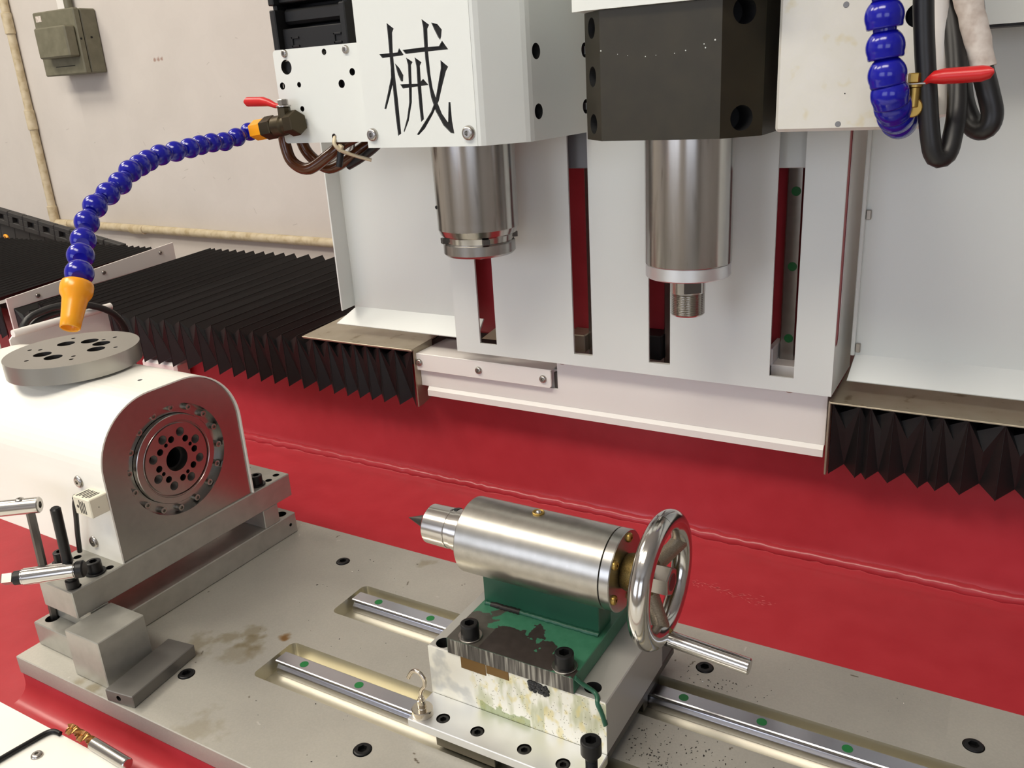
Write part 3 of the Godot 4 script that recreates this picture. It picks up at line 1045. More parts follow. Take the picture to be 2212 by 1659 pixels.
# ---------------------------------------------------------------- left spindle head
func spindle_flat_text() -> Array:
	# strokes of the character cut through the left cover, mm from its middle
	return [
		[-39.1, 36.3, -18.9, 36.5, -16.9, 39.9, -12.6, 34.3, -13.9, 33.7, -36.1, 32.9],
		[-27.7, 60.8, -20.6, 55.8, -22.7, 52.8, -24.0, 37.8, -24.1, 16.2, -23.5, -2.0, -23.5, -31.4, -27.2, -33.4, -27.8, -15.0, -27.8, 8.6, -28.0, 29.2, -27.7, 48.1],
		[-27.5, 29.2, -24.1, 23.9, -27.6, 10.5, -33.3, -1.6, -37.6, -10.0, -39.7, -9.6, -34.0, 3.7, -28.8, 16.4],
		[-22.9, 27.9, -18.5, 23.6, -15.0, 17.6, -16.0, 12.4, -18.2, 12.7, -20.9, 18.6],
		[-13.3, 38.1, 8.2, 38.8, 25.1, 38.6, 28.7, 42.7, 34.3, 35.5, -10.4, 34.7],
		[9.5, 61.0, 16.9, 55.9, 14.7, 53.0, 13.5, 35.4, 13.9, 16.8, 15.1, 5.4, 18.7, -6.2, 22.6, -15.9, 28.2, -23.2, 30.4, -6.6, 32.3, -6.5, 32.5, -22.0, 33.9, -32.6, 30.4, -32.2, 23.2, -25.6, 16.3, -13.8, 12.6, -2.1, 10.9, 11.9, 9.9, 29.4, 10.1, 45.5, 10.5, 54.0],
		[25.5, 27.5, 32.9, 21.9, 30.2, 18.4, 24.9, 6.2, 20.5, -5.0, 12.7, -16.3, 3.1, -27.7, -4.3, -33.2, -6.2, -32.5, 1.9, -23.8, 11.4, -13.6, 17.1, -3.6, 21.2, 8.9, 25.2, 21.1],
		[19.2, 57.5, 25.3, 55.8, 29.3, 51.3, 28.2, 46.0, 26.9, 43.3, 25.0, 45.6, 21.7, 51.9],
		[-19.4, 10.2, 0.8, 9.8, 5.8, 13.6, 11.0, 8.3, -16.8, 6.6],
		[-10.3, 31.7, -3.7, 27.8, -5.7, 25.4, -7.0, 7.7, -8.5, -5.2, -13.8, -20.7, -19.7, -30.2, -20.6, -29.6, -15.2, -18.0, -11.4, -5.1, -10.0, 10.4, -9.0, 25.6],
		[-1.2, 31.4, 5.6, 27.0, 3.6, 24.2, 2.9, -0.5, 2.9, -19.9, -0.4, -22.1, -0.8, -10.6, -0.8, 7.4, -0.1, 23.8]]

func build_left_head():
	var t := thing("spindle_head", "white left spindle head with a cut-out black character on its front", "spindle head", Vector3(-0.4655, 0.29, -0.72))
	# wrapped side of the cover
	var plan := PackedVector2Array([Vector2(-0.5284, 0.6425), Vector2(-0.4071, 0.6425), Vector2(-0.4065, 0.6405), Vector2(-0.3754, 0.6774), Vector2(-0.3700, 0.780), Vector2(-0.5284, 0.780)])
	plan = PackedVector2Array([Vector2(-0.5284, 0.6420), Vector2(-0.4110, 0.6420), Vector2(-0.4090, 0.6402), Vector2(-0.4055, 0.6412), Vector2(-0.4020, 0.6440), Vector2(-0.3790, 0.6725), Vector2(-0.3765, 0.6765), Vector2(-0.3752, 0.6815), Vector2(-0.3690, 0.781), Vector2(-0.5284, 0.781)])
	var c := csg("cover", t)
	# plan (x, -z) raised along y
	var up := Transform3D(Basis(XP, -ZP, YP), Vector3(0, 0.80, 0))
	cpoly(c, plan, 0.80 - 0.4065, up, M.white, false)
	for q in [[0.4803, -0.6900], [0.4310, -0.6900], [0.4805, -0.7755], [0.4303, -0.7752]]:
		ccyl(c, Vector3(-0.395, q[0], q[1]), Vector3(-0.355, q[0], q[1]), 0.0066, M.hole)
	c = csg("front_sheet", t)
	cbox(c, Vector3(-0.5284, 0.4065, -0.6418), Vector3(-0.4085, 0.80, -0.6400), M.white, false)
	for st in spindle_flat_text():
		var pts := PackedVector2Array()
		for i in range(0, st.size(), 2):
			pts.append(Vector2(st[i], st[i + 1]) * 0.001)
		cpoly(c, pts, 0.01, Transform3D(Basis(), Vector3(-0.4655, 0.45, -0.6370)), M.alu)
	var s := S()
	s.box(Vector3(-0.5250, 0.41, -0.6422), Vector3(-0.4120, 0.79, -0.6419), 0.0)
	part("black_backing", s, M.hole, t)
	sheet_screw(t, Vector3(-0.5213, 0.4182, -0.6400), 0.0060)
	sheet_screw(t, Vector3(-0.4165, 0.4176, -0.6400), 0.0064)
	# spindle
	var x := -0.4655
	var f := Transform3D(Basis(), Vector3(x, 0, -0.72))
	s = S()
	s.lathe([Vector2(0.0, 0.45), Vector2(0.0392, 0.45), Vector2(0.0410, 0.43), Vector2(0.0402, 0.330), Vector2(0.0402, 0.3225), Vector2(0.0380, 0.3168), Vector2(0.0345, 0.3150), Vector2(0.0338, 0.3085), Vector2(0.0, 0.3085)], f, 72)
	var sp := part("spindle_body", s, M.spindle, t)
	s = S()
	s.lathe([Vector2(0.0, 0.3090), Vector2(0.0350, 0.3090), Vector2(0.0362, 0.3078), Vector2(0.0362, 0.2985), Vector2(0.0340, 0.2962), Vector2(0.0220, 0.2950), Vector2(0.0, 0.2950)], f, 72)
	part("spindle_nut", s, M.ground, t)
	s = S()
	s.rod(Vector3(x + 0.001, 0.2905, -0.719), Vector3(x + 0.001, 0.2955, -0.719), 0.0068, 0.0008, 6)
	part("collet", s, M.bright, t)
	for q in [[-0.7, 1.0], [0.75, 0.9], [-2.4, 1.0], [2.3, 1.0]]:
		s = S()
		var fr := Transform3D(Basis(YP, q[0]), Vector3(x, 0, -0.72))
		s.t = s.t * fr
		s.box(Vector3(-0.0035, 0.3095, 0.0330), Vector3(0.0035, 0.3150, 0.0390), 0.0004)
		part("drive_notch", s, M.dark_steel, t)
	s = S()
	s.rod(Vector3(x - 0.0284, 0.345, -0.6918), Vector3(x - 0.0284, 0.345, -0.6910), 0.0018, 0.0001, 16)
	part("set_hole", s, M.hole, t)

	# side plate with many holes
	t = thing("side_plate", "white drilled side plate carrying the brass valve left of the spindle head", "mounting plate", Vector3(-0.59, 0.411, -0.66))
	c = csg("plate", t)
	cpoly(c, rounded(Vector2(-0.6470, 0.4112), Vector2(-0.5284, 0.4984), 0.004), 0.004, Transform3D(Basis(), Vector3(0, 0, -0.6550)), M.white, false)
	for q in [[-0.6315, 0.4824, 0.0068], [-0.5813, 0.4931, 0.0028], [-0.5501, 0.4738, 0.0033], [-0.5645, 0.4640, 0.0038], [-0.6400, 0.4655, 0.0034], [-0.6180, 0.4657, 0.0025], [-0.6180, 0.4434, 0.0026], [-0.5816, 0.4166, 0.0028]]:
		ccyl(c, Vector3(q[0], q[1], -0.665), Vector3(q[0], q[1], -0.65), q[2], M.dark_steel, true, 24)
	for q in [[-0.6312, 0.4947], [-0.5547, 0.4934]]:
		sheet_screw(t, Vector3(q[0], q[1], -0.6550), 0.0038)
	s = S()
	s.box(Vector3(-0.645, 0.44, -0.7), Vector3(-0.5284, 0.4885, -0.6605), 0.001)
	part("back_block", s, M.black, t)
	s = S()
	s.box(Vector3(-0.5384, 0.494, -0.70), Vector3(-0.5285, 0.80, -0.651), 0.0006)
	part("return_flange", s, M.white, t)

	# drag chain rising behind the side plate
	t = thing("drag_chain", "black plastic drag chain rising behind the drilled side plate", "cable chain", Vector3(-0.63, 0.494, -0.70))
	for k in 4:
		var y := 0.494 + 0.048 * k
		s = S()
		for sx in [-0.6790, -0.5880]:
			s.box(Vector3(sx, y, -0.735), Vector3(sx + 0.0075, y + 0.044, -0.690), 0.001)
			s.box(Vector3(sx + 0.001, y + 0.040, -0.73), Vector3(sx + 0.0065, y + 0.050, -0.695), 0.001)
		s.box(Vector3(-0.672, y + 0.002, -0.728), Vector3(-0.588, y + 0.026, -0.698), 0.001)
		s.box(Vector3(-0.672, y + 0.030, -0.731), Vector3(-0.588, y + 0.045, -0.702), 0.003)
		for dx in [-0.660, -0.604]:
			s.box(Vector3(dx, y + 0.008, -0.699), Vector3(dx + 0.010, y + 0.010, -0.6965), 0.0003)
			s.box(Vector3(dx, y + 0.016, -0.699), Vector3(dx + 0.010, y + 0.018, -0.6965), 0.0003)
			s.box(Vector3(dx, y + 0.008, -0.699), Vector3(dx + 0.002, y + 0.018, -0.6965), 0.0003)
		part("chain_link", s, M.black, t)
	s = S()
	s.box(Vector3(-0.676, 0.490, -0.737), Vector3(-0.585, 0.70, -0.7285), 0.001)
	part("chain_back", s, M.black, t)

	# brown tubes looping below the plate
	var g := "brown air tubes looping under the drilled plate"
	t = thing("air_tube", "brown air tube, front one of the two looping under the drilled plate", "tube", Vector3(-0.65, 0.38, -0.67), g)
	s = S()
	s.tube(bez([Vector3(-0.6640, 0.430, -0.672), Vector3(-0.6640, 0.408, -0.672), Vector3(-0.657, 0.391, -0.672), Vector3(-0.6360, 0.3845, -0.672), Vector3(-0.612, 0.397, -0.678), Vector3(-0.595, 0.410, -0.69), Vector3(-0.56, 0.425, -0.71)], 40), 0.0060, 16)
	part("tube", s, M.brown_tube, t)
	t = thing("air_tube", "brown air tube, rear one of the two looping under the drilled plate", "tube", Vector3(-0.63, 0.38, -0.68), g)
	s = S()
	s.tube(bez([Vector3(-0.6580, 0.430, -0.690), Vector3(-0.6580, 0.411, -0.690), Vector3(-0.650, 0.395, -0.692), Vector3(-0.6260, 0.3830, -0.692), Vector3(-0.603, 0.393, -0.700), Vector3(-0.580, 0.409, -0.715), Vector3(-0.545, 0.43, -0.740)], 40), 0.0060, 16)
	part("tube", s, M.brown_tube, t)
	t = thing("black_cable", "short black cable hanging with the brown tubes", "cable", Vector3(-0.58, 0.38, -0.69))
	s = S()
	s.tube(bez([Vector3(-0.545, 0.425, -0.70), Vector3(-0.565, 0.405, -0.70), Vector3(-0.588, 0.392, -0.70), Vector3(-0.607, 0.384, -0.70)], 16), 0.0042, 12)
	part("cable", s, M.rubber, t)
	t = thing("black_cable", "black cable stub pointing down beside the cable tie", "cable", Vector3(-0.593, 0.38, -0.67))
	s = S()
	s.tube([Vector3(-0.5905, 0.408, -0.674), Vector3(-0.592, 0.396, -0.672), Vector3(-0.5945, 0.3865, -0.671)], 0.0034, 12)
	part("cable", s, M.rubber, t)
	t = thing("grey_ring", "grey plastic ring end behind the brown tubes", "fitting", Vector3(-0.615, 0.40, -0.70))
	s = S()
	var ring := []
	for k in 25:
		ring.append(Vector3(-0.6100, 0.4075, -0.70) + Vector3(cos(TAU * k / 24.0) * 0.012, sin(TAU * k / 24.0) * 0.012, 0))
	s.tube(ring, 0.0025, 10)
	part("ring", s, M.alu, t)
	t = thing("cable_tie", "yellowed cable tie through the lower plate hole round the brown tubes", "cable tie", Vector3(-0.584, 0.40, -0.66))
	s = S()
	s.tube(bez([Vector3(-0.5816, 0.4166, -0.6560), Vector3(-0.5800, 0.410, -0.652), Vector3(-0.5765, 0.4035, -0.656), Vector3(-0.5700, 0.398, -0.666), Vector3(-0.5560, 0.3920, -0.676)], 20), 0.0011, 8, 1.8)
	part("strap", s, M.clear_tie, t)
	s = S()
	s.t = s.t * Transform3D(Basis(ZP, -0.6), Vector3(-0.5775, 0.4055, -0.6570))
	s.box(Vector3(-0.0026, -0.0034, -0.002), Vector3(0.0026, 0.0034, 0.002), 0.0006)
	part("lock", s, M.clear_tie, t)

func bez(p: Array, n: int) -> Array:
	# smooth curve through the points
	var c := Curve3D.new()
	for i in p.size():
		var d: Vector3 = (p[mini(i + 1, p.size() - 1)] - p[maxi(i - 1, 0)]) * (1.0 / 6.0 if i > 0 and i < p.size() - 1 else 1.0 / 3.0)
		c.add_point(p[i], -d, d)
	c.bake_interval = 0.001
	var out := []
	for k in n + 1:
		out.append(c.sample_baked(c.get_baked_length() * k / n, true))
	return out

# ---------------------------------------------------------------- right spindle head and its white box
func build_right_head():
	var t := thing("spindle_head", "black anodised spindle clamp block holding the threaded right spindle", "spindle head", Vector3(-0.2479, 0.25, -0.72))
	var z0 := 0.648
	var e := 0.0235
	var plan := PackedVector2Array([Vector2(-0.2959, z0), Vector2(-0.1999, z0), Vector2(-0.1999 + 0.0248, z0 + 0.0248), Vector2(-0.1751, 0.746), Vector2(-0.3200, 0.746), Vector2(-0.2959 - e, z0 + e)])
	var c := csg("clamp_block", t)
	cpoly(c, plan, 0.5045 - 0.4080, Transform3D(Basis(XP, -ZP, YP), Vector3(0, 0.5045, 0)), M.anod, false)
	var d := Vector3(1, 0, 1).normalized()
	for y in [0.4955, 0.4218]:
		var p := Vector3(-0.1875, y, -0.6604)
		ccyl(c, p - d * 0.02, p + d * 0.004, 0.0092, M.hole, true, 40)
	d = Vector3(-1, 0, 1).normalized()
	for y in [0.4928, 0.4568, 0.4206]:
		var p := Vector3(-0.3086, y, -0.6600)
		ccyl(c, p - d * 0.02, p + d * 0.004, 0.0078, M.hole, true, 40)
	var s: Shape
	s = S()
	for q in [[-0.295, 0.4754, 7], [-0.2811, 0.4721, 4], [-0.2727, 0.4706, 4], [-0.2584, 0.4691, 5], [-0.25, 0.4695, 4], [-0.2354, 0.4699, 5], [-0.2269, 0.4713, 6], [-0.213, 0.4748, 6], [-0.2119, 0.4722, 7], [-0.2048, 0.477, 8]]:
		var r: float = q[2] * 0.00009
		s.lathe([Vector2(r, 0), Vector2(r * 0.7, r * 0.5), Vector2(0, r * 0.7)], Shape.along(Vector3(q[0], q[1], -0.6481), Vector3(q[0], q[1], -0.64)), 8)
	part("coolant_specks", s, M.white, t).set_meta("kind", "stuff")
	var x := -0.2479
	var f := Transform3D(Basis(), Vector3(x, 0, -0.72))
	s = S()
	s.lathe([Vector2(0.0, 0.45), Vector2(0.0376, 0.45), Vector2(0.0376, 0.2990), Vector2(0.0370, 0.2982), Vector2(0.0, 0.2982)], f, 80)
	part("spindle_body", s, M.spindle, t)
	s = S()
	s.lathe([Vector2(0.0, 0.2984), Vector2(0.0364, 0.2984), Vector2(0.0372, 0.2978), Vector2(0.0372, 0.2878), Vector2(0.0362, 0.2868), Vector2(0.0, 0.2868)], f, 80)
	part("spindle_ring", s, M.alu, t, "matt aluminium ring")
	s = S()
	var prof := [Vector2(0.0, 0.288), Vector2(0.0153, 0.288), Vector2(0.0153, 0.2712)]
	var y := 0.2712
	while y > 0.2535:
		prof.append(Vector2(0.0139, y - 0.0008))
		prof.append(Vector2(0.0151, y - 0.0016))
		y -= 0.0016
	prof.append(Vector2(0.0140, y - 0.0014))
	prof.append(Vector2(0.0110, y - 0.0020))
	prof.append(Vector2(0.0, y - 0.0020))
	s.lathe(prof, f, 64)
	part("threaded_nose", s, M.bright, t)
	s = S()
	s.t = s.t * Transform3D(Basis(YP, 0.62), Vector3(x, 0, -0.72))
	s.box(Vector3(-0.0075, 0.2726, 0.0120), Vector3(0.0075, 0.2870, 0.01545), 0.0002)
	part("wrench_flat", s, M.dark_steel, t)

	t = thing("motor_bracket", "cream motor bracket edge resting on top of the black clamp block", "bracket", Vector3(-0.25, 0.5046, -0.69))
	s = S()
	s.prism(PackedVector2Array([Vector2(-0.3055, 0.643), Vector2(-0.165, 0.643), Vector2(-0.165, 0.74), Vector2(-0.3185, 0.74), Vector2(-0.3185, 0.6475)]), 0.12, Transform3D(Basis(XP, -ZP, YP), Vector3(0, 0.5047, 0)), 0.0008)
	part("bracket_body", s, M.white, t)

	t = thing("side_box", "cream sheet box with plugged holes right of the black clamp block", "machine cover", Vector3(-0.11, 0.4105, -0.70))
	c = csg("box_shell", t)
	var sh := Shape.new()
	sh.prism(rounded(Vector2(-0.1640, 0.4106), Vector2(-0.0605, 0.62), 0.003), 0.09, Transform3D(Basis(), Vector3(0, 0, -0.7550)), 0.0022)
	cmesh(c, sh, M.box_cream)
	ccyl(c, Vector3(-0.0740, 0.4830, -0.68), Vector3(-0.0740, 0.4830, -0.65), 0.0075, M.hole)
	for q in [[-0.1194, 0.4934], [-0.1196, 0.4153]]:
		s = S()
		s.rod(Vector3(q[0], q[1], -0.6665), Vector3(q[0], q[1], -0.6647), 0.0020, 0.0002, 20)
		part("hole_plug", s, M.arm_grey, t)
	s = S()
	s.rod(Vector3(-0.1163, 0.4358, -0.6665), Vector3(-0.1163, 0.4358, -0.6649), 0.0005, 0.0, 10)
	part("pin_hole", s, M.hole, t)

# ---------------------------------------------------------------- coolant hoses
func hose_ball(r: float) -> Shape:
	var s := Shape.new()
	var prof := []
	# a ball that opens into a flared socket: local y runs towards the next ball
	for k in 15:
		var a := lerpf(-1.25, 1.05, k / 14.0)
		prof.append(Vector2(cos(a), sin(a)) * r)
	prof.reverse()
	prof.append(Vector2(r * 0.58, -r * 0.98))
	prof.append(Vector2(r * 0.66, -r * 1.12))
	prof.append(Vector2(r * 0.5, -r * 1.14))
	prof.reverse()
	s.lathe(prof, Transform3D(), 40, true)
	s.lathe([Vector2(0, 0.86 * r), Vector2(0.5 * r, 0.86 * r)], Transform3D(), 24)
	return s

# dome with a wide open skirt towards the hose's root and a narrow neck inside it
func hose_bell(r: float) -> Shape:
	var s := Shape.new()
	var prof := [Vector2(0.0, -1.05 * r), Vector2(0.58 * r, -1.05 * r), Vector2(0.60 * r, -0.62 * r), Vector2(0.86 * r, -0.58 * r)]
	s.lathe(prof, Transform3D(), 40)
	var dome := [Vector2(0.84 * r, -0.60 * r), Vector2(0.90 * r, -0.60 * r), Vector2(0.93 * r, -0.50 * r)]
	for k in 12:
		var a := lerpf(-0.36, 1.12, k / 11.0)
		dome.append(Vector2(cos(a) * r, sin(a) * r))
	dome.append(Vector2(0.0, 0.84 * r))
	s.lathe(dome, Transform3D(), 40, true)
	return s

func build_hose(t: Node3D, pts: Array, r: float, flared := false):
	var src: MeshInstance3D = null
	for i in pts.size():
		var nx: Vector3 = pts[mini(i + 1, pts.size() - 1)] - pts[maxi(i - 1, 0)]
		var f := Shape.along(pts[i], pts[i] + nx)
		f.origin += org
		if src == null:
			src = part("hose_segment", hose_bell(r) if flared else hose_ball(r), M.blue, t)
			src.transform = f
		else:
			again(src, t, f)

func ball_valve(t: Node3D, at: Vector3, axis: Vector3, lever_dir: Vector3, k: float, body: Material):
	# axis: from the plate end towards the hose
	var a := axis.normalized()
	var s := S()
	s.rod(at - a * 0.018 * k, at - a * 0.006 * k, 0.0120 * k, 0.001, 6)
	s.rod(at - a * 0.007 * k, at + a * 0.001 * k, 0.0088 * k, 0.001, 28)
	s.rod(at + a * 0.0 * k, at + a * 0.016 * k, 0.0100 * k, 0.0025, 28)
	s.rod(at + a * 0.015 * k, at + a * 0.030 * k, 0.0112 * k, 0.001, 6)
	s.rod(at + Vector3(0, 0, 0), at + Vector3(0, 0.0165, 0) * k, 0.0062 * k, 0.0006, 8)
	part("valve_body", s, body, t)
	s = S()
	var top := at + Vector3(0, 0.0165, 0) * k
	s.rod(top, top + Vector3(0, 0.0018, 0) * k, 0.0072 * k, 0.0003, 28)
	s.rod(top + Vector3(0, 0.0018, 0) * k, top + Vector3(0, 0.0072, 0) * k, 0.0052 * k, 0.0006, 6)
	part("stem_nut", s, M.zinc, t)
	s = S()
	var l := lever_dir.normalized()
	var side := l.cross(Vector3.UP).normalized()
	var path := [top + Vector3(0, 0.0012, 0) * k, top + l * 0.010 * k + Vector3(0, 0.0012, 0) * k, top + l * 0.018 * k + Vector3(0, 0.004, 0) * k, top + l * 0.026 * k + Vector3(0, 0.0052, 0) * k, top + l * 0.046 * k + Vector3(0, 0.0052, 0) * k, top + l * 0.050 * k + Vector3(0, 0.0052, 0) * k]
	var fr := [0.0022, 0.0024, 0.0034, 0.0046, 0.0046, 0.0020]
	s.tube(path, 0.004, 14, 1.2, fr.map(func(q): return q * k))
	part("lever_grip", s, M.red_grip, t, "red plastic dipped lever")

func build_left_hose():
	var t := thing("coolant_hose", "blue segmented coolant hose with orange nozzle and brass valve hanging over the rotary disc", "coolant hose", Vector3(-0.62, 0.41, -0.64), "blue segmented coolant hoses")
	var k := 0.77
	var eye := Vector3(0, 0.459, 0)
	# ball centres measured for a 23.5 mm hose, scaled about the viewpoint to 18 mm
	var raw := [[-0.8909, 0.4137, -0.8397], [-0.8830, 0.4090, -0.8090], [-0.8800, 0.4056, -0.7850], [-0.8740, 0.4063, -0.7600], [-0.8672, 0.4056, -0.7360], [-0.8560, 0.4043, -0.7100], [-0.8490, 0.4030, -0.6830], [-0.8422, 0.4016, -0.6568], [-0.8390, 0.3976, -0.6370], [-0.8300, 0.3944, -0.6185], [-0.8207, 0.3905, -0.5986], [-0.8120, 0.3807, -0.5775], [-0.8060, 0.3728, -0.5570], [-0.7960, 0.3640, -0.5330], [-0.7830, 0.3518, -0.5120], [-0.7600, 0.3398, -0.4895]]
	var pts := []
	for i in 16:
		pts.append(eye + (Vector3(raw[i][0], raw[i][1], raw[i][2]) - eye) * k)
	pts.append(eye + (Vector3(-0.7180, 0.3333, -0.4565) - eye) * k)
	pts.append(eye + (Vector3(-0.6810, 0.3257, -0.4283) - eye) * k)
	build_hose(t, pts, 0.0090)
	var last: Vector3 = pts[-1]
	var tip := eye + (Vector3(-0.6650, 0.2865, -0.3990) - eye) * k
	var dir := (tip - last).normalized()
	var s := S()
	var a := last + dir * 0.0075
	var l := a.distance_to(tip)
	s.lathe([Vector2(0.0, l - 0.008), Vector2(0.0048, l - 0.008), Vector2(0.0050, l - 0.001), Vector2(0.0055, l), Vector2(0.0061, l - 0.0006), Vector2(0.0064, l * 0.8), Vector2(0.0074, l * 0.46), Vector2(0.0078, l * 0.35), Vector2(0.0096, l * 0.25), Vector2(0.0101, l * 0.18), Vector2(0.0101, l * 0.06), Vector2(0.0096, 0.0), Vector2(0.0, 0.0)], Shape.along(a, tip), 36, true)
	part("nozzle", s, M.orange, t)
	var first: Vector3 = pts[0]
	var vdir := Vector3(-0.985, -0.10, -0.06).normalized()
	s = S()
	s.rod(first - vdir * 0.0265, first - vdir * 0.0085, 0.0100, 0.0012, 6)
	part("hose_fitting", s, M.orange, t)
	ball_valve(t, first - vdir * 0.0555, vdir, Vector3(-1, 0.03, 0.02), 1.0, M.brass_dirty)

func build_right_hose():
	var t := thing("coolant_hose", "blue segmented coolant hose rising out of the picture from the right box", "coolant hose", Vector3(-0.08, 0.42, -0.64), "blue segmented coolant hoses")
	var pts := [Vector3(-0.0745, 0.4195, -0.622), Vector3(-0.0755, 0.4235, -0.612), Vector3(-0.0765, 0.4290, -0.604), Vector3(-0.0782, 0.4365, -0.598), Vector3(-0.0805, 0.4480, -0.597), Vector3(-0.0830, 0.4640, -0.598), Vector3(-0.0850, 0.4815, -0.598), Vector3(-0.0870, 0.4995, -0.598), Vector3(-0.0890, 0.5170, -0.598)]
	build_hose(t, pts, 0.0114, true)
	var s0 := S()
	s0.rod(Vector3(-0.0640, 0.4290, -0.640), Vector3(-0.0690, 0.4230, -0.628), 0.0090, 0.001, 8)
	s0.rod(Vector3(-0.0610, 0.4270, -0.664), Vector3(-0.0640, 0.4290, -0.636), 0.0085, 0.001, 24)
	s0.rod(Vector3(-0.0655, 0.4280, -0.606), Vector3(-0.0655, 0.4400, -0.606), 0.0040, 0.0005, 20)
	s0.rod(Vector3(-0.0655, 0.4280, -0.604), Vector3(-0.0648, 0.4285, -0.645), 0.0060, 0.0005, 20)
	part("valve_body", s0, M.brass, t)
	s0 = S()
	s0.rod(Vector3(-0.0655, 0.4400, -0.606), Vector3(-0.0655, 0.4415, -0.606), 0.0052, 0.0002, 24)
	s0.rod(Vector3(-0.0655, 0.4425, -0.606), Vector3(-0.0655, 0.4482, -0.606), 0.0042, 0.0005, 6)
	part("stem_nut", s0, M.brass, t)
	s0 = S()
	s0.box(Vector3(-0.0695, 0.4413, -0.609), Vector3(-0.0590, 0.4425, -0.603), 0.0003)
	part("lever", s0, M.zinc, t)
	s0 = S()
	s0.tube([Vector3(-0.0600, 0.4420, -0.605), Vector3(-0.0572, 0.4440, -0.603), Vector3(-0.0540, 0.4452, -0.600), Vector3(-0.0490, 0.4455, -0.599), Vector3(-0.0290, 0.4460, -0.597), Vector3(-0.0250, 0.4466, -0.597), Vector3(-0.0228, 0.4472, -0.597)], 0.004, 16, 0.8, [0.0012, 0.0022, 0.0038, 0.0046, 0.0046, 0.0036, 0.0012])
	part("lever_grip", s0, M.red_grip, t, "red plastic dipped lever")

	var g := "black hydraulic cables looping at the right box"
	t = thing("black_cable", "thick black cable hanging in a long narrow loop in front of the right box", "cable", Vector3(-0.05, 0.39, -0.61), g)
	var s := S()
	s.tube(bez([Vector3(-0.0690, 0.560, -0.61), Vector3(-0.0655, 0.490, -0.61), Vector3(-0.0575, 0.430, -0.61), Vector3(-0.0535, 0.407, -0.61), Vector3(-0.0512, 0.3990, -0.611), Vector3(-0.0490, 0.3965, -0.612), Vector3(-0.0460, 0.3965, -0.614), Vector3(-0.0438, 0.3990, -0.616), Vector3(-0.0425, 0.407, -0.620), Vector3(-0.0425, 0.430, -0.63), Vector3(-0.0505, 0.470, -0.652), Vector3(-0.066, 0.52, -0.675)], 110), 0.0060, 16)
	part("cable", s, M.rubber, t)
	t = thing("black_cable", "thick black cable looping wide to the right under the frayed cloth sleeve", "cable", Vector3(-0.03, 0.41, -0.63), g)
	s = S()
	s.tube(bez([Vector3(-0.0445, 0.50, -0.655), Vector3(-0.0355, 0.460, -0.650), Vector3(-0.0270, 0.435, -0.645), Vector3(-0.0228, 0.421, -0.645), Vector3(-0.0238, 0.4130, -0.645), Vector3(-0.0285, 0.4105, -0.647), Vector3(-0.0345, 0.4150, -0.652), Vector3(-0.0425, 0.434, -0.662), Vector3(-0.051, 0.475, -0.705)], 90), 0.0066, 16)
	part("cable", s, M.rubber, t)
	t = thing("cloth_sleeve", "dirty white cloth sleeve wrapped round the right black cable", "cable sleeve", Vector3(-0.04, 0.45, -0.636))
	s = S()
	var rng := RandomNumberGenerator.new()
	rng.seed = 5
	var p := []
	var rr := []
	for k in 14:
		var q := k / 13.0
		p.append(Vector3(-0.0540, 0.520, -0.652).lerp(Vector3(-0.0308, 0.4480, -0.6470), q))
		rr.append(0.0085 + rng.randf_range(-0.0004, 0.0006) - 0.0010 * q)
	s.tube(p, 0.008, 18, 1.0, rr)
	part("sleeve", s, M.cloth, t)
	t = thing("pale_hose", "pale translucent hose hanging straight behind the black cable loop", "hose", Vector3(-0.055, 0.43, -0.655))
	s = S()
	s.tube(bez([Vector3(-0.064, 0.56, -0.655), Vector3(-0.0605, 0.490, -0.655), Vector3(-0.0540, 0.445, -0.650), Vector3(-0.0520, 0.42, -0.645)], 20), 0.0056, 14)
	part("hose", s, M.pink_white, t)

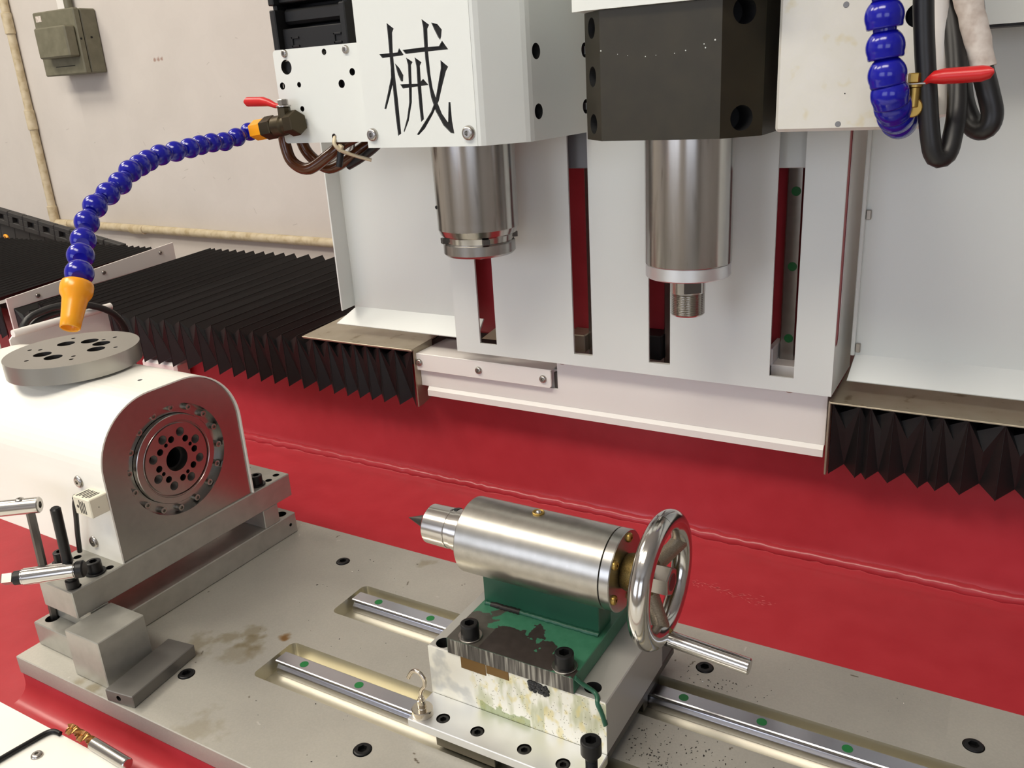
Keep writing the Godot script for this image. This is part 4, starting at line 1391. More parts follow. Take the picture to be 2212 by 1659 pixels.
# ---------------------------------------------------------------- rotary unit (its own axes, turned one degree)
func build_rotary():
	var t := thing("rotary_unit", "white two-axis rotary unit with grey flange face and round drilled disc on top", "rotary table", Vector3(-0.6545, 0, -0.3927))
	t.rotation.y = -0.0178
	org = Vector3.ZERO
	# lower plate, spacers, upper plate
	var c := csg("lower_plate", t)
	var s := Shape.new()
	s.box(Vector3(-0.0685, 0.0001, -0.2015), Vector3(0.0, 0.0235, 0.0580), 0.0008)
	cmesh(c, s, M.block_steel)
	for q in [[-0.0575, 0.0465], [-0.0110, -0.1905], [-0.05, -0.1905]]:
		ccyl(c, Vector3(q[0], 0.010, q[1]), Vector3(q[0], 0.03, q[1]), 0.0062, M.dark_steel)
	ccyl(c, Vector3(-0.006, 0.012, -0.1925), Vector3(0.004, 0.012, -0.1925), 0.0019, M.hole, true, 20)
	for q in [[-0.1795, -0.1590], [0.0240, 0.0420]]:
		s = S()
		s.box(Vector3(-0.0620, 0.0235, q[0]), Vector3(-0.0004, 0.0445, q[1]), 0.0006)
		part("spacer_block", s, M.block_steel, t)
	c = csg("upper_plate", t)
	s = Shape.new()
	s.box(Vector3(-0.0660, 0.0445, -0.2015), Vector3(0.0, 0.0705, 0.0535), 0.0009)
	cmesh(c, s, M.block_steel)
	cbox(c, Vector3(-0.08, 0.04, 0.036), Vector3(-0.0480, 0.08, 0.06), M.block_steel)
	for q in [[-0.0101, -0.1922, 0.0036], [-0.0544, -0.1919, 0.0036], [-0.0078, -0.1793, 0.0036], [-0.0075, 0.0118, 0.0036], [-0.0071, 0.0450, 0.0050], [-0.0521, 0.0138, 0.0036]]:
		ccyl(c, Vector3(q[0], 0.060, q[1]), Vector3(q[0], 0.075, q[1]), q[2], M.hole, true, 24)
	for q in [[-0.0119, 0.0224], [-0.0566, 0.0253], [-0.0115, -0.1665]]:
		s = S()
		s.rod(Vector3(q[0], 0.0705, q[1]), Vector3(q[0], 0.0720, q[1]), 0.0088, 0.0003, 32)
		s.cap(0.0064, 0.0098, Transform3D(Basis(), Vector3(q[0], 0.0720, q[1])))
		part("socket_bolt", s, M.screw, t)
	# housing outline (-z, y) in the plane across x
	var cz := 0.0745
	var cy := 0.1410
	var outline := housing_outline(0.0)
	var inner := housing_outline(0.0014)
	var fx := Transform3D(Basis(-ZP, YP, XP), Vector3.ZERO)
	c = csg("housing", t)
	cpoly(c, outline, 0.285, fx, M.cream, false)
	cpoly(c, inner, 0.045, Transform3D(fx.basis, Vector3(0.001, 0, 0)), M.cream)
	ccyl(c, Vector3(-0.035, 0.212, -0.0743), Vector3(-0.035, 0.22, -0.0743), 0.0022, M.alu, true, 20)
	# round recess under the disc
	c = csg("face_plate", t)
	cpoly(c, housing_outline(0.0018), 0.012, Transform3D(fx.basis, Vector3(-0.0022, 0, 0)), M.ground, false)
	ccyl(c, Vector3(-0.020, cy, -cz), Vector3(0.01, cy, -cz), 0.0535, M.ground, true, 96)
	s = S()
	var ax := Transform3D(Basis(ZP, -PI / 2), Vector3(0, cy, -cz))   # local y -> x
	s.lathe([Vector2(0.0535, -0.0098), Vector2(0.0435, -0.0098), Vector2(0.0435, -0.0120)], ax, 96)
	part("bolt_ring", s, M.ground, t)
	for k in 16:
		var a := deg_to_rad(6.0 + 22.5 * k)
		s = S()
		s.cap(0.0031, 0.0046, ax * Transform3D(Basis(), Vector3(-cos(a), 0, -sin(a)) * 0.0497 + Vector3(0, -0.0098, 0)))
		part("ring_screw", s, M.zinc, t)
	# turning hub
	s = S()
	s.lathe([Vector2(0.0430, -0.012), Vector2(0.0430, -0.0045), Vector2(0.0425, -0.0040), Vector2(0.0372, -0.0040), Vector2(0.0368, -0.0046), Vector2(0.0362, -0.0046), Vector2(0.0358, -0.0040), Vector2(0.0356, -0.0040), Vector2(0.0354, -0.0062), Vector2(0.0342, -0.0062)], ax, 96)
	part("seal_ring", s, M.ground, t)
	c = csg("hub_plate", t)
	ccyl(c, Vector3(-0.03, cy, -cz), Vector3(-0.0042, cy, -cz), 0.0342, M.ground, false, 96)
	ccyl(c, Vector3(-0.0125, cy, -cz), Vector3(0, cy, -cz), 0.0118, M.dark_steel, true, 48)
	ccyl(c, Vector3(-0.0290, cy, -cz), Vector3(-0.012, cy, -cz), 0.0100, M.hole, true, 48)
	for k in 8:
		var a := deg_to_rad(19.8 + 45.0 * k)
		var p := Vector3(0, cy + cos(a) * 0.0259, -cz - sin(a) * 0.0259)
		ccyl(c, p + Vector3(-0.018, 0, 0), p, 0.0044, M.thread, true, 28)
		a = deg_to_rad(-6.0 + 45.0 * k)
		p = Vector3(0, cy + cos(a) * 0.0205, -cz - sin(a) * 0.0205)
		ccyl(c, p + Vector3(-0.012, 0, 0), p, 0.0033, M.thread, true, 24)
	for k in 4:
		var a := deg_to_rad(-27.0 + 90.0 * k)
		var p := Vector3(0, cy + cos(a) * 0.0190, -cz - sin(a) * 0.0190)
		ccyl(c, p + Vector3(-0.012, 0, 0), p, 0.0020, M.hole, true, 20)
	# thread turns inside the big holes
	s = S()
	for k in 8:
		var a := deg_to_rad(19.8 + 45.0 * k)
		var p := Vector3(0, cos(a) * 0.0259, -sin(a) * 0.0259)
		for j in 8:
			var f := ax * Transform3D(Basis(), Vector3(-p.y, -0.0052 - 0.0011 * j, p.z))
			s.lathe([Vector2(0.0044, 0.0003), Vector2(0.0039, 0.0), Vector2(0.0044, -0.0003)], f, 24)
	part("hole_threads", s, M.dark_steel, t).set_meta("kind", "stuff")
	for y in [0.1454, 0.0846]:
		s = S()
		s.button(0.0058, 0.0026, Shape.along(Vector3(-0.0375, y, 0.003), Vector3(-0.0375, y, 0.01)))
		part("button_screw", s, M.zinc, t)
	# disc on the second axis
	c = csg("drilled_disc", t)
	var dc := Vector3(-0.1335, 0.2350, -0.0745)
	ccyl(c, dc - Vector3(0, 0.0168, 0), dc, 0.0615, M.disc, false, 128)
	for deg in [-160, -110, -64, -20, 118, 72]:
		var p: Vector3 = dc + Vector3(cos(deg_to_rad(deg)), 0, sin(deg_to_rad(deg))) * 0.0264
		ccyl(c, p - Vector3(0, 0.014, 0), p + Vector3(0, 0.003, 0), 0.0083, M.dark_steel, true, 40)
	for q in [[-146, 0.0435], [-84, 0.0440], [-28, 0.0439], [154, 0.0448], [154, 0.0336], [99, 0.0431], [31, 0.0292], [34, 0.0396], [-87, 0.0330]]:
		var p: Vector3 = dc + Vector3(cos(deg_to_rad(q[0])), 0, sin(deg_to_rad(q[0]))) * q[1]
		ccyl(c, p - Vector3(0, 0.010, 0), p + Vector3(0, 0.003, 0), 0.0021, M.thread, true, 20)
	s = S()
	s.lathe([Vector2(0.034, -0.0225), Vector2(0.034, -0.0166), Vector2(0, -0.0166)], Transform3D(Basis(), dc), 64)
	part("disc_neck", s, M.steel, t)
	# proximity sensor screwed to the housing
	s = S()
	s.box(Vector3(-0.0232, 0.1250, 0.0030), Vector3(0.0006, 0.1425, 0.0200), 0.0008)
	var sen := part("proximity_sensor", s, M.sensor, t, "cream plastic proximity sensor")
	for q in [[-0.0243, 0.1385], [-0.0243, 0.1280]]:
		s = S()
		s.cap(0.0026, 0.0032, Shape.along(Vector3(-0.0232, q[1], 0.0160), Vector3(-0.03, q[1] + 0.001, 0.0185)))
		part("sensor_screw", s, M.screw, sen)
	s = S()
	for k in 6:
		var x := -0.0205 + 0.0030 * k
		s.box(Vector3(x, 0.14252, 0.0060), Vector3(x + (0.0014 if k % 2 else 0.0018), 0.14262, 0.0185 - 0.001 * (k % 3)), 0.0)
	for k in 4:
		s.box(Vector3(-0.0150 + 0.0024 * k, 0.1275, 0.02002), Vector3(-0.0138 + 0.0024 * k, 0.1400 - 0.0012 * (k % 2), 0.02010), 0.0)
	part("sensor_print", s, M.oxide, sen)
	s = S()
	s.rod(Vector3(-0.0175, 0.1335, 0.0195), Vector3(-0.0175, 0.1335, 0.0202), 0.0016, 0.0001, 16)
	s.rod(Vector3(0.0002, 0.1330, 0.0125), Vector3(0.00075, 0.1330, 0.0125), 0.0005, 0.0, 10)
	part("sensor_mark", s, M.dark_steel, sen)
	s = S()
	s.tube(bez([Vector3(-0.0232, 0.1375, 0.0120), Vector3(-0.0290, 0.1365, 0.0130), Vector3(-0.0350, 0.1290, 0.0130), Vector3(-0.0400, 0.1150, 0.0120), Vector3(-0.0470, 0.0950, 0.0110), Vector3(-0.0530, 0.0740, 0.0100)], 24), 0.0022, 10)
	part("sensor_cable", s, M.rubber, sen)

	# keys left on the unit; same axes turned into the world
	var w := t.transform
	t = thing("hex_key", "bright T-handle hex key standing in the lower plate hole at the left picture edge", "hex key", w * Vector3(-0.0590, 0.0235, 0.0435))
	var k1 := Shape.new(Transform3D(Basis(), org) * w)
	k1.rod(Vector3(-0.0585, 0.0180, 0.0440), Vector3(-0.0520, 0.1345, 0.0430), 0.0036, 0.0005, 6)
	part("hex_shaft", k1, M.dark_steel, t)
	k1 = Shape.new(Transform3D(Basis(), org) * w)
	var b0 := Vector3(-0.0445, 0.1372, 0.0372)
	var bd := Vector3(-0.0706 + 0.0445, 0, 0.0575 - 0.0372).normalized()
	k1.lathe([Vector2(0.0, 0.004), Vector2(0.0030, 0.004), Vector2(0.0030, 0.0), Vector2(0.0062, 0.0), Vector2(0.0070, 0.0008), Vector2(0.0070, 0.12), Vector2(0.0, 0.12)], Shape.along(b0, b0 + bd), 36)
	part("handle_bar", k1, M.bright, t)
	k1 = Shape.new(Transform3D(Basis(), org) * w)
	k1.button(0.0036, 0.0014, Transform3D(Basis(), b0 + bd * 0.0155 + Vector3(0, 0.0066, 0)))
	part("set_screw", k1, M.zinc, t)

	t = thing("chuck_key", "steel chuck key with black cross bar standing on the corner of the rotary base", "chuck key", w * Vector3(-0.005, 0.0705, 0.046))
	k1 = Shape.new(Transform3D(Basis(), org) * w)
	var l0 := Vector3(-0.0400, 0.0905, 0.0840)
	var l1 := Vector3(0.0078, 0.0905, 0.0420)
	var d := (l1 - l0).normalized()
	k1.lathe([Vector2(0.0066, 0.016), Vector2(0.0072, 0.0166), Vector2(0.0072, 0.0565), Vector2(0.0066, 0.0572), Vector2(0.0066, 0.0575)], Shape.along(l0, l1), 36)
	k1.lathe([Vector2(0.0, 0.0150), Vector2(0.0066, 0.0150), Vector2(0.0066, 0.0162)], Shape.along(l0, l1), 36)
	part("key_body", k1, M.chrome, t)
	k1 = Shape.new(Transform3D(Basis(), org) * w)
	k1.rod(l0 + d * 0.0575, l0 + d * 0.0645, 0.0073, 0.0012, 36)
	k1.rod(l0 + d * 0.0085, l0 + d * 0.0155, 0.0060, 0.0006, 30)
	part("key_collar", k1, M.oxide, t)
	k1 = Shape.new(Transform3D(Basis(), org) * w)
	k1.rod(l0 - d * 0.001, l0 + d * 0.0090, 0.0055, 0.0012, 4)
	part("square_tip", k1, M.steel, t)
	k1 = Shape.new(Transform3D(Basis(), org) * w)
	k1.rod(Vector3(-0.0077, 0.0708, 0.0465), Vector3(-0.0001, 0.1495, 0.0480), 0.0042, 0.0012, 24)
	k1.rod(Vector3(-0.0077, 0.0708, 0.0465), Vector3(-0.0070, 0.0790, 0.0467), 0.0054, 0.0008, 24)
	part("cross_bar", k1, M.screw, t)

func housing_outline(inset: float) -> PackedVector2Array:
	var r := 0.060 - inset
	var lo := Vector2(-0.0030 + inset, 0.0706)
	var hi := Vector2(0.1520 - inset, 0.2157 - inset)
	var p := PackedVector2Array([Vector2(lo.x, lo.y), Vector2(hi.x, lo.y)])
	for k in 17:
		p.append(Vector2(hi.x - r, hi.y - r) + Vector2.from_angle(PI * 0.5 * k / 16.0) * r)
	for k in 17:
		p.append(Vector2(lo.x + r, hi.y - r) + Vector2.from_angle(PI * 0.5 + PI * 0.5 * k / 16.0) * r)
	return p

# ---------------------------------------------------------------- tailstock on its carriage
func build_tailstock():
	var t := thing("tailstock", "steel tailstock with chrome handwheel on a worn green bracket and milled carriage", "tailstock", Vector3(-0.275, 0.0, -0.478))
	var s: Shape
	for z in [-0.5228, -0.4215]:
		for x in [-0.332, -0.258]:
			s = S()
			var zz: float = z
			s.prism(PackedVector2Array([Vector2(zz * -1 - 0.0165, -0.0112), Vector2(zz * -1 - 0.0078, -0.0112), Vector2(zz * -1 - 0.0078, 0.0012), Vector2(zz * -1 + 0.0078, 0.0012), Vector2(zz * -1 + 0.0078, -0.0112), Vector2(zz * -1 + 0.0165, -0.0112), Vector2(zz * -1 + 0.0165, 0.0079), Vector2(zz * -1 - 0.0165, 0.0079)]), 0.052, Transform3D(Basis(-ZP, YP, XP), Vector3(x, 0, 0)), 0.0006)
			part("rail_slider", s, M.dark_steel, t)
	s = S()
	s.box(Vector3(-0.3480, 0.0080, -0.561), Vector3(-0.2013, 0.0147, -0.4275), 0.0008)
	part("carriage_base", s, M.dark_steel, t)
	var c := csg("carriage_block", t)
	s = Shape.new()
	s.box(Vector3(-0.3489, 0.0148, -0.5340), Vector3(-0.2011, 0.0583, -0.4275), 0.0008)
	cmesh(c, s, M.satin)
	for q in [[-0.3390, -0.4350], [-0.2160, -0.4385]]:
		ccyl(c, Vector3(q[0], 0.040, q[1]), Vector3(q[0], 0.062, q[1]), 0.0062, M.hole, true, 36)
	s = S()
	s.box(Vector3(-0.3489, 0.0150, -0.4276), Vector3(-0.2011, 0.0578, -0.4272), 0.0001)
	part("front_face", s, M.drip, t, "milled face with yellow and green coolant stains")
	c = csg("front_strip", t)
	s = Shape.new()
	s.box(Vector3(-0.3487, 0.0080, -0.4273), Vector3(-0.2006, 0.0153, -0.3940), 0.0006)
	cmesh(c, s, M.alu)
	for x in [-0.3244, -0.2943, -0.2552, -0.2247]:
		ccyl(c, Vector3(x, 0.0095, -0.4061), Vector3(x, 0.02, -0.4061), 0.0052, M.steel, true, 36)
	for x in [-0.3244, -0.2943, -0.2552, -0.2247]:
		s = S()
		s.cap(0.0046, 0.0046, Transform3D(Basis(), Vector3(x, 0.0100, -0.4061)))
		part("strip_bolt", s, M.screw, t)
	# bracket
	s = S()
	s.prism(PackedVector2Array([Vector2(0.4265, 0.0584), Vector2(0.5330, 0.0584), Vector2(0.5330, 0.0715), Vector2(0.4265, 0.0715)]), 0.1050, Transform3D(Basis(-ZP, YP, XP), Vector3(-0.3297, 0, 0)), 0.0006)
	var gp := part("bracket_plate", s, M.peeled, t, "green painted plate worn down to brown primer")
	s = S()
	s.box(Vector3(-0.3294, 0.0586, -0.4266), Vector3(-0.2249, 0.0713, -0.4262), 0.0001)
	part("filed_edge", s, M.filed, gp)
	s = S()
	s.box(Vector3(-0.3278, 0.0710, -0.4990), Vector3(-0.2288, 0.1080, -0.4775), 0.0006)
	part("riser", s, M.green_paint, t)
	s = S()
	var rng := RandomNumberGenerator.new()
	rng.seed = 12
	var path := []
	var rad := []
	for k in 60:
		path.append(Vector3(-0.3260 + k * 0.00165, 0.0722 + rng.randf_range(-0.0003, 0.0003), -0.4768))
		rad.append(0.0022 + rng.randf_range(-0.0004, 0.0005))
	s.tube(path, 0.002, 10, 1.0, rad)
	part("weld_bead", s, M.green_paint, t)
	s = S()
	s.tube(path.slice(3, 20), 0.002, 10, 1.0, rad.slice(3, 20).map(func(q): return q + 0.0003))
	part("bare_weld", s, M.thread, t)
	for q in [[-0.3143, -0.4357], [-0.2358, -0.4353]]:
		s = S()
		s.rod(Vector3(q[0], 0.0715, q[1]), Vector3(q[0], 0.0729, q[1]), 0.0092, 0.0003, 36)
		part("washer", s, M.steel, t)
		s = S()
		s.cap(0.0069, 0.0105, Transform3D(Basis(), Vector3(q[0], 0.0729, q[1])))
		part("socket_bolt", s, M.screw, t)
	for q in [[-0.3188, -0.2970, 0.0495], [-0.2965, -0.2775, 0.0520]]:
		s = S()
		s.box(Vector3(q[0], q[2] - 0.0014, -0.4274), Vector3(q[1], 0.0588, -0.4268), 0.0002)
		part("copper_shim", s, M.copper, t)
	s = S()
	for k in 60:
		var p := Vector3(rng.randf_range(-0.2610, -0.2455), rng.randf_range(0.0490, 0.0560), -0.4272)
		var r := rng.randf_range(0.0014, 0.0024)
		s.lathe([Vector2(0, -r * 0.5), Vector2(r, 0), Vector2(r * 0.6, r * 0.5), Vector2(0, r * 0.7)], Shape.along(p, p + Vector3(rng.randf_range(-0.4, 0.4), rng.randf_range(-0.4, 0.4), 1)), 8, true)
	part("glue_lump", s, M.black, t)
	s = S()
	s.tube(bez([Vector3(-0.2245, 0.0710, -0.4285), Vector3(-0.2200, 0.0655, -0.4310), Vector3(-0.2125, 0.0602, -0.4330), Vector3(-0.2085, 0.0590, -0.4300), Vector3(-0.2070, 0.0570, -0.4268), Vector3(-0.2040, 0.0500, -0.4268), Vector3(-0.2015, 0.0410, -0.4268)], 26), 0.0014, 8, 1.5)
	part("paint_string", s, M.green_paint, t)
	# barrel: local y runs along x
	var ay := 0.1300
	var az := -0.4805
	var f := Transform3D(Basis(ZP, -PI / 2), Vector3(0, ay, az))
	s = S()
	s.lathe([Vector2(0.0, -0.3347), Vector2(0.0285, -0.3347), Vector2(0.0295, -0.3337), Vector2(0.0295, -0.2168), Vector2(0.0280, -0.2164), Vector2(0.0, -0.2164)], f, 96)
	part("barrel", s, M.scratched, t)
	s = S()
	s.lathe([Vector2(0.0, -0.2162), Vector2(0.0290, -0.2162), Vector2(0.0296, -0.2156), Vector2(0.0296, -0.2090), Vector2(0.0290, -0.2083), Vector2(0.0, -0.2083)], f, 96)
	var fl := part("end_flange", s, M.ground, t)
	for a in [-0.27, 2.04, 0.9, -2.3, 3.4]:
		var p := Vector3(-0.2084, ay + cos(a) * 0.0242, az + sin(a) * 0.0242)
		s = S()
		s.button(0.0036, 0.0024, Shape.along(p, p + XP))
		part("flange_screw", s, M.brass, fl)
	s = S()
	s.lathe([Vector2(0.0, -0.3752), Vector2(0.0145, -0.3752), Vector2(0.0158, -0.3738), Vector2(0.0162, -0.3545), Vector2(0.0160, -0.3538), Vector2(0.0156, -0.3535), Vector2(0.0156, -0.3490), Vector2(0.0165, -0.3485), Vector2(0.0166, -0.3340)], f, 72)
	part("quill", s, M.bright, t)
	s = S()
	s.lathe([Vector2(0.0, -0.3765), Vector2(0.0085, -0.3765), Vector2(0.0090, -0.3750)], f, 48)
	s.lathe([Vector2(0.0, -0.3978), Vector2(0.0064, -0.3790), Vector2(0.0064, -0.3760)], f, 48)
	part("center_point", s, M.dark_steel, t)
	s = S()
	s.t = s.t * Transform3D(Basis(XP, -0.35), Vector3(0, ay, az))
	s.box(Vector3(-0.3530, 0.0150, -0.003), Vector3(-0.3495, 0.0166, 0.004), 0.0002)
	part("key_slot", s, M.oxide, t)
	s = S()
	s.lathe([Vector2(0.0046, 0.0), Vector2(0.0046, 0.0012), Vector2(0.0040, 0.0016), Vector2(0.0030, 0.0010), Vector2(0.0, 0.0008)], Transform3D(Basis(), Vector3(-0.2774, ay + 0.0291, az - 0.002)), 32)
	var cup := part("oil_cup", s, M.brass, t)
	s = S()
	s.lathe([Vector2(0.0022, 0.0), Vector2(0.0016, 0.0014), Vector2(0.0, 0.0020)], Transform3D(Basis(), Vector3(-0.2774, ay + 0.0298, az - 0.002)), 20, true)
	part("oil_ball", s, M.chrome, cup)
	# handwheel
	var hx := -0.1820
	s = S()
	var ring := []
	for k in 97:
		var a := TAU * k / 96.0
		ring.append(Vector3(hx, ay + cos(a) * 0.0415, az + sin(a) * 0.0415))
	s.tube(ring, 0.0075, 28)
	var wheel := part("handwheel", s, M.chrome, t, "chromed handwheel rim with bare cast spokes")
	s = S()
	s.lathe([Vector2(0.0, -0.2080), Vector2(0.0125, -0.2080), Vector2(0.0135, -0.2050), Vector2(0.0148, -0.1960), Vector2(0.0140, -0.1890), Vector2(0.0115, -0.1862), Vector2(0.0, -0.1860)], f, 40, true)
	part("wheel_hub", s, M.cast_brass, wheel)
	for deg in [-74.0, 53.0, 180.0]:
		var a := deg_to_rad(deg)
		var o := Vector3(0, cos(a), sin(a))
		s = S()
		s.tube([Vector3(hx - 0.011, ay, az) + o * 0.006, Vector3(hx - 0.008, ay, az) + o * 0.016, Vector3(hx - 0.003, ay, az) + o * 0.028, Vector3(hx, ay, az) + o * 0.0385], 0.006, 16, 1.0, [0.0075, 0.0066, 0.0056, 0.0062])
		part("spoke", s, M.cast, wheel)
	s = S()
	s.rod(Vector3(-0.1870, ay, az), Vector3(-0.1742, ay, az), 0.0108, 0.0010, 6)
	part("hub_nut", s, M.zinc, wheel)
	s = S()
	s.rod(Vector3(-0.1745, ay, az), Vector3(-0.1738, ay, az), 0.0062, 0.0002, 28)
	part("shaft_end", s, M.dark_steel, wheel)
	var h0 := Vector3(-0.1790, 0.0853, -0.4790)
	var h1 := Vector3(-0.1185, 0.0810, -0.4780)
	s = S()
	s.rod(h0, h0 + (h1 - h0) * 0.06, 0.0058, 0.0004, 28)
	part("handle_collar", s, M.oxide, wheel)
	s = S()
	s.rod(h0 + (h1 - h0) * 0.055, h1, 0.0056, 0.0008, 36)
	part("crank_handle", s, M.chrome, wheel)
	s = S()
	s.tube([Vector3(hx - 0.001, 0.0890, -0.4803), Vector3(hx + 0.0045, 0.0853, -0.4792)], 0.007, 18, 1.0, [0.0078, 0.0066])
	part("handle_boss", s, M.cast_brass, wheel)

	# magnet hook and loose screw
	t = thing("magnet_hook", "small nickel hook magnet standing on the left end of the milled strip", "magnet hook", Vector3(-0.3411, 0.0153, -0.4035))
	s = S()
	s.lathe([Vector2(0, 0.0153), Vector2(0.0076, 0.0153), Vector2(0.0080, 0.0157), Vector2(0.0080, 0.0205), Vector2(0.0075, 0.0211), Vector2(0.0033, 0.0211), Vector2(0.0031, 0.0215), Vector2(0.0031, 0.0280), Vector2(0.0022, 0.0284), Vector2(0.0022, 0.0305), Vector2(0.0, 0.0310)], Transform3D(Basis(), Vector3(-0.3411, 0, -0.4035)), 40)
	part("magnet_base", s, M.nickel, t)
	s = S()
	s.tube(bez([Vector3(-0.3411, 0.0300, -0.4035), Vector3(-0.3409, 0.0340, -0.4035), Vector3(-0.3388, 0.0385, -0.4030), Vector3(-0.3352, 0.0440, -0.4024), Vector3(-0.3352, 0.0500, -0.4024), Vector3(-0.3400, 0.0545, -0.4024), Vector3(-0.3458, 0.0525, -0.4024), Vector3(-0.3500, 0.0458, -0.4024)], 40), 0.0016, 14)
	part("hook", s, M.nickel, t)
	t = thing("loose_screw", "black socket screw standing proud at the right end of the milled strip", "screw", Vector3(-0.2040, 0.0, -0.4010))
	s = S()
	s.cap(0.0070, 0.0105, Transform3D(Basis(), Vector3(-0.1998, 0.0405, -0.4000)))
	part("screw_head", s, M.screw, t)
	s = S()
	var prof := [Vector2(0.0041, 0.0410)]
	var y := 0.0360
	prof.append(Vector2(0.0041, y))
	while y > 0.002:
		prof.append(Vector2(0.0036, y - 0.0006))
		prof.append(Vector2(0.0041, y - 0.0012))
		y -= 0.0012
	prof.append(Vector2(0.0, y))
	s.lathe(prof, Transform3D(Basis(), Vector3(-0.1998, 0, -0.4000)), 24)
	part("screw_shank", s, M.screw, t)

# ---------------------------------------------------------------- loose blocks, tools, chips
func build_small_things():
	var t := thing("steel_block", "plain ground steel block standing against the rotary base", "steel block", Vector3(-0.6298, 0, -0.3465))
	var s := S()
	s.box(Vector3(-0.6520, 0.0001, -0.3690), Vector3(-0.6076, 0.0450, -0.3240), 0.0007)
	part("block", s, M.block_steel, t)
	t = thing("steel_bar", "flat grey steel bar with a threaded end hole lying beside the block", "steel bar", Vector3(-0.5862, 0, -0.3515))
	t.rotation.y = 0.1325
	org = Vector3.ZERO
	var c := csg("bar", t)
	s = Shape.new()
	s.box(Vector3(-0.0147, 0.0001, -0.0355), Vector3(0.0147, 0.0112, 0.0355), 0.0006)
	cmesh(c, s, M.matte_steel)
	ccyl(c, Vector3(-0.001, 0.0058, 0.026), Vector3(-0.001, 0.0058, 0.04), 0.0024, M.dark_steel, true, 24)

	t = thing("hex_key", "black bent hex key lying on the cream front cover", "hex key", Vector3(-0.63, -0.02, -0.26))
	s = S()
	s.tube(bez([Vector3(-0.6420, -0.0176, -0.205), Vector3(-0.6352, -0.0176, -0.2510), Vector3(-0.6322, -0.0176, -0.2690), Vector3(-0.6300, -0.0176, -0.2790), Vector3(-0.6260, -0.0176, -0.2825), Vector3(-0.6190, -0.0176, -0.2830)], 40), 0.0021, 6)
	part("key_rod", s, M.screw, t)

	t = thing("end_mill", "gold coated end mill lying on the edge of the cream front cover", "end mill", Vector3(-0.575, -0.02, -0.287))
	var a := Vector3(-0.6150, -0.0152, -0.2885)
	var b := Vector3(-0.5360, -0.0152, -0.2850)
	var f := Shape.along(a, b)
	s = S()
	# two-flute cutting part: twisted blades round a core
	var n := 40
	var len := 0.036
	for fl in 2:
		for i in n:
			var q := []
			for j in [i, i + 1]:
				var h: float = len * j / n
				var w: float = TAU * 1.15 * j / n + PI * fl
				var o := Vector3(cos(w), 0, sin(w))
				var k := Vector3(cos(w + 1.1), 0, sin(w + 1.1))
				var e := Vector3(cos(w + 2.0), 0, sin(w + 2.0))
				var up := Vector3(0, h, 0)
				q.append([f * (o * 0.0014 + up), f * (o * 0.0047 + up), f * (k * 0.0046 + up), f * (e * 0.0022 + up), f * (-o * 0.0014 + up), f * up, f.basis * o, f.basis * k])
			for m in 4:
				s.quad(q[0][m], q[1][m], q[1][m + 1], q[0][m + 1], q[0][m] + q[0][m + 1] - q[0][5] * 2.0)
	part("flutes", s, M.gold, t, "gold coated flutes")
	s = S()
	s.rod(a + (b - a).normalized() * 0.034, b, 0.0048, 0.0007, 30)
	part("shank", s, M.bright, t)

	# metal chips: too many and too small to count
	var rng := RandomNumberGenerator.new()
	rng.seed = 77
	for lot in [["metal_chips", "dark metal chips scattered on the table in front of the tailstock handle", M.thread], ["metal_chips", "bright specks of swarf scattered over the table and pockets", M.zinc]]:
		t = thing(lot[0], lot[1], "metal chips", Vector3(-0.25, 0, -0.45))
		var dark: bool = lot[2] == M.thread
		s = S()
		for k in (520 if dark else 130):
			var x: float
			var z: float
			if dark and k < 380:
				x = -0.175 + rng.randfn(0.0, 0.034)
				z = -0.455 + rng.randfn(0.0, 0.022)
			elif dark and k < 430:
				x = rng.randf_range(-0.19, -0.12)
				z = rng.randf_range(-0.56, -0.535)
			else:
				x = rng.randf_range(-0.56, 0.0)
				z = rng.randf_range(-0.60, -0.33)
			if x < -0.2 and x > -0.36 and z < -0.38 and z > -0.57:
				continue
			if x > -0.512 and ((z > -0.542 and z < -0.489) or (z > -0.443 and z < -0.389)):
				continue
			if x < -0.5 and z > -0.4:
				continue
			var r: float = rng.randf_range(0.0003, 0.0009) * (1.0 if dark else 0.7)
			var p: Vector3 = Vector3(x, 0.0001, z)
			var u := Vector3.RIGHT.rotated(Vector3.UP, rng.randf() * TAU)
			var v := u.cross(Vector3.UP)
			var stretch := rng.randf_range(0.8, 2.2)
			var q := [p + u * r * stretch, p + v * r * 0.7, p - u * r * 0.8, p - v * r * 0.5]
			var top := p + Vector3(0, r * rng.randf_range(0.5, 1.1), 0)
			for i in 4:
				s.flat(q[i], q[(i + 1) % 4], top, (q[i] + q[(i + 1) % 4]) * 0.5 - p + Vector3(0, 0.0003, 0))
		part("chips", s, lot[2], t).set_meta("kind", "stuff")
		t.set_meta("kind", "stuff")

	# sheet and cable loops behind the disc
	t = thing("splash_sheet", "white folded sheet standing behind the drilled disc", "machine guard", Vector3(-0.95, 0.085, -0.56))
	s = S()
	s.prism(PackedVector2Array([Vector2(0.4990, 0.085), Vector2(0.622, 0.085), Vector2(0.622, 0.2225), Vector2(0.504, 0.2230), Vector2(0.4990, 0.2190)]), 0.002, Transform3D(Basis(-ZP, YP, XP), Vector3(-0.952, 0, 0)), 0.0003)
	part("sheet", s, M.pink_white, t)
	s = S()
	s.tube([Vector3(-0.9480, 0.2255, -0.5030), Vector3(-0.9480, 0.2255, -0.56), Vector3(-0.9480, 0.2258, -0.6265)], 0.0042, 14, 1.0)
	part("rolled_lip", s, M.pink_white, t)
	t = thing("cable_loop", "black cable bundle arching over the white folded sheet", "cable", Vector3(-0.95, 0.10, -0.60))
	s = S()
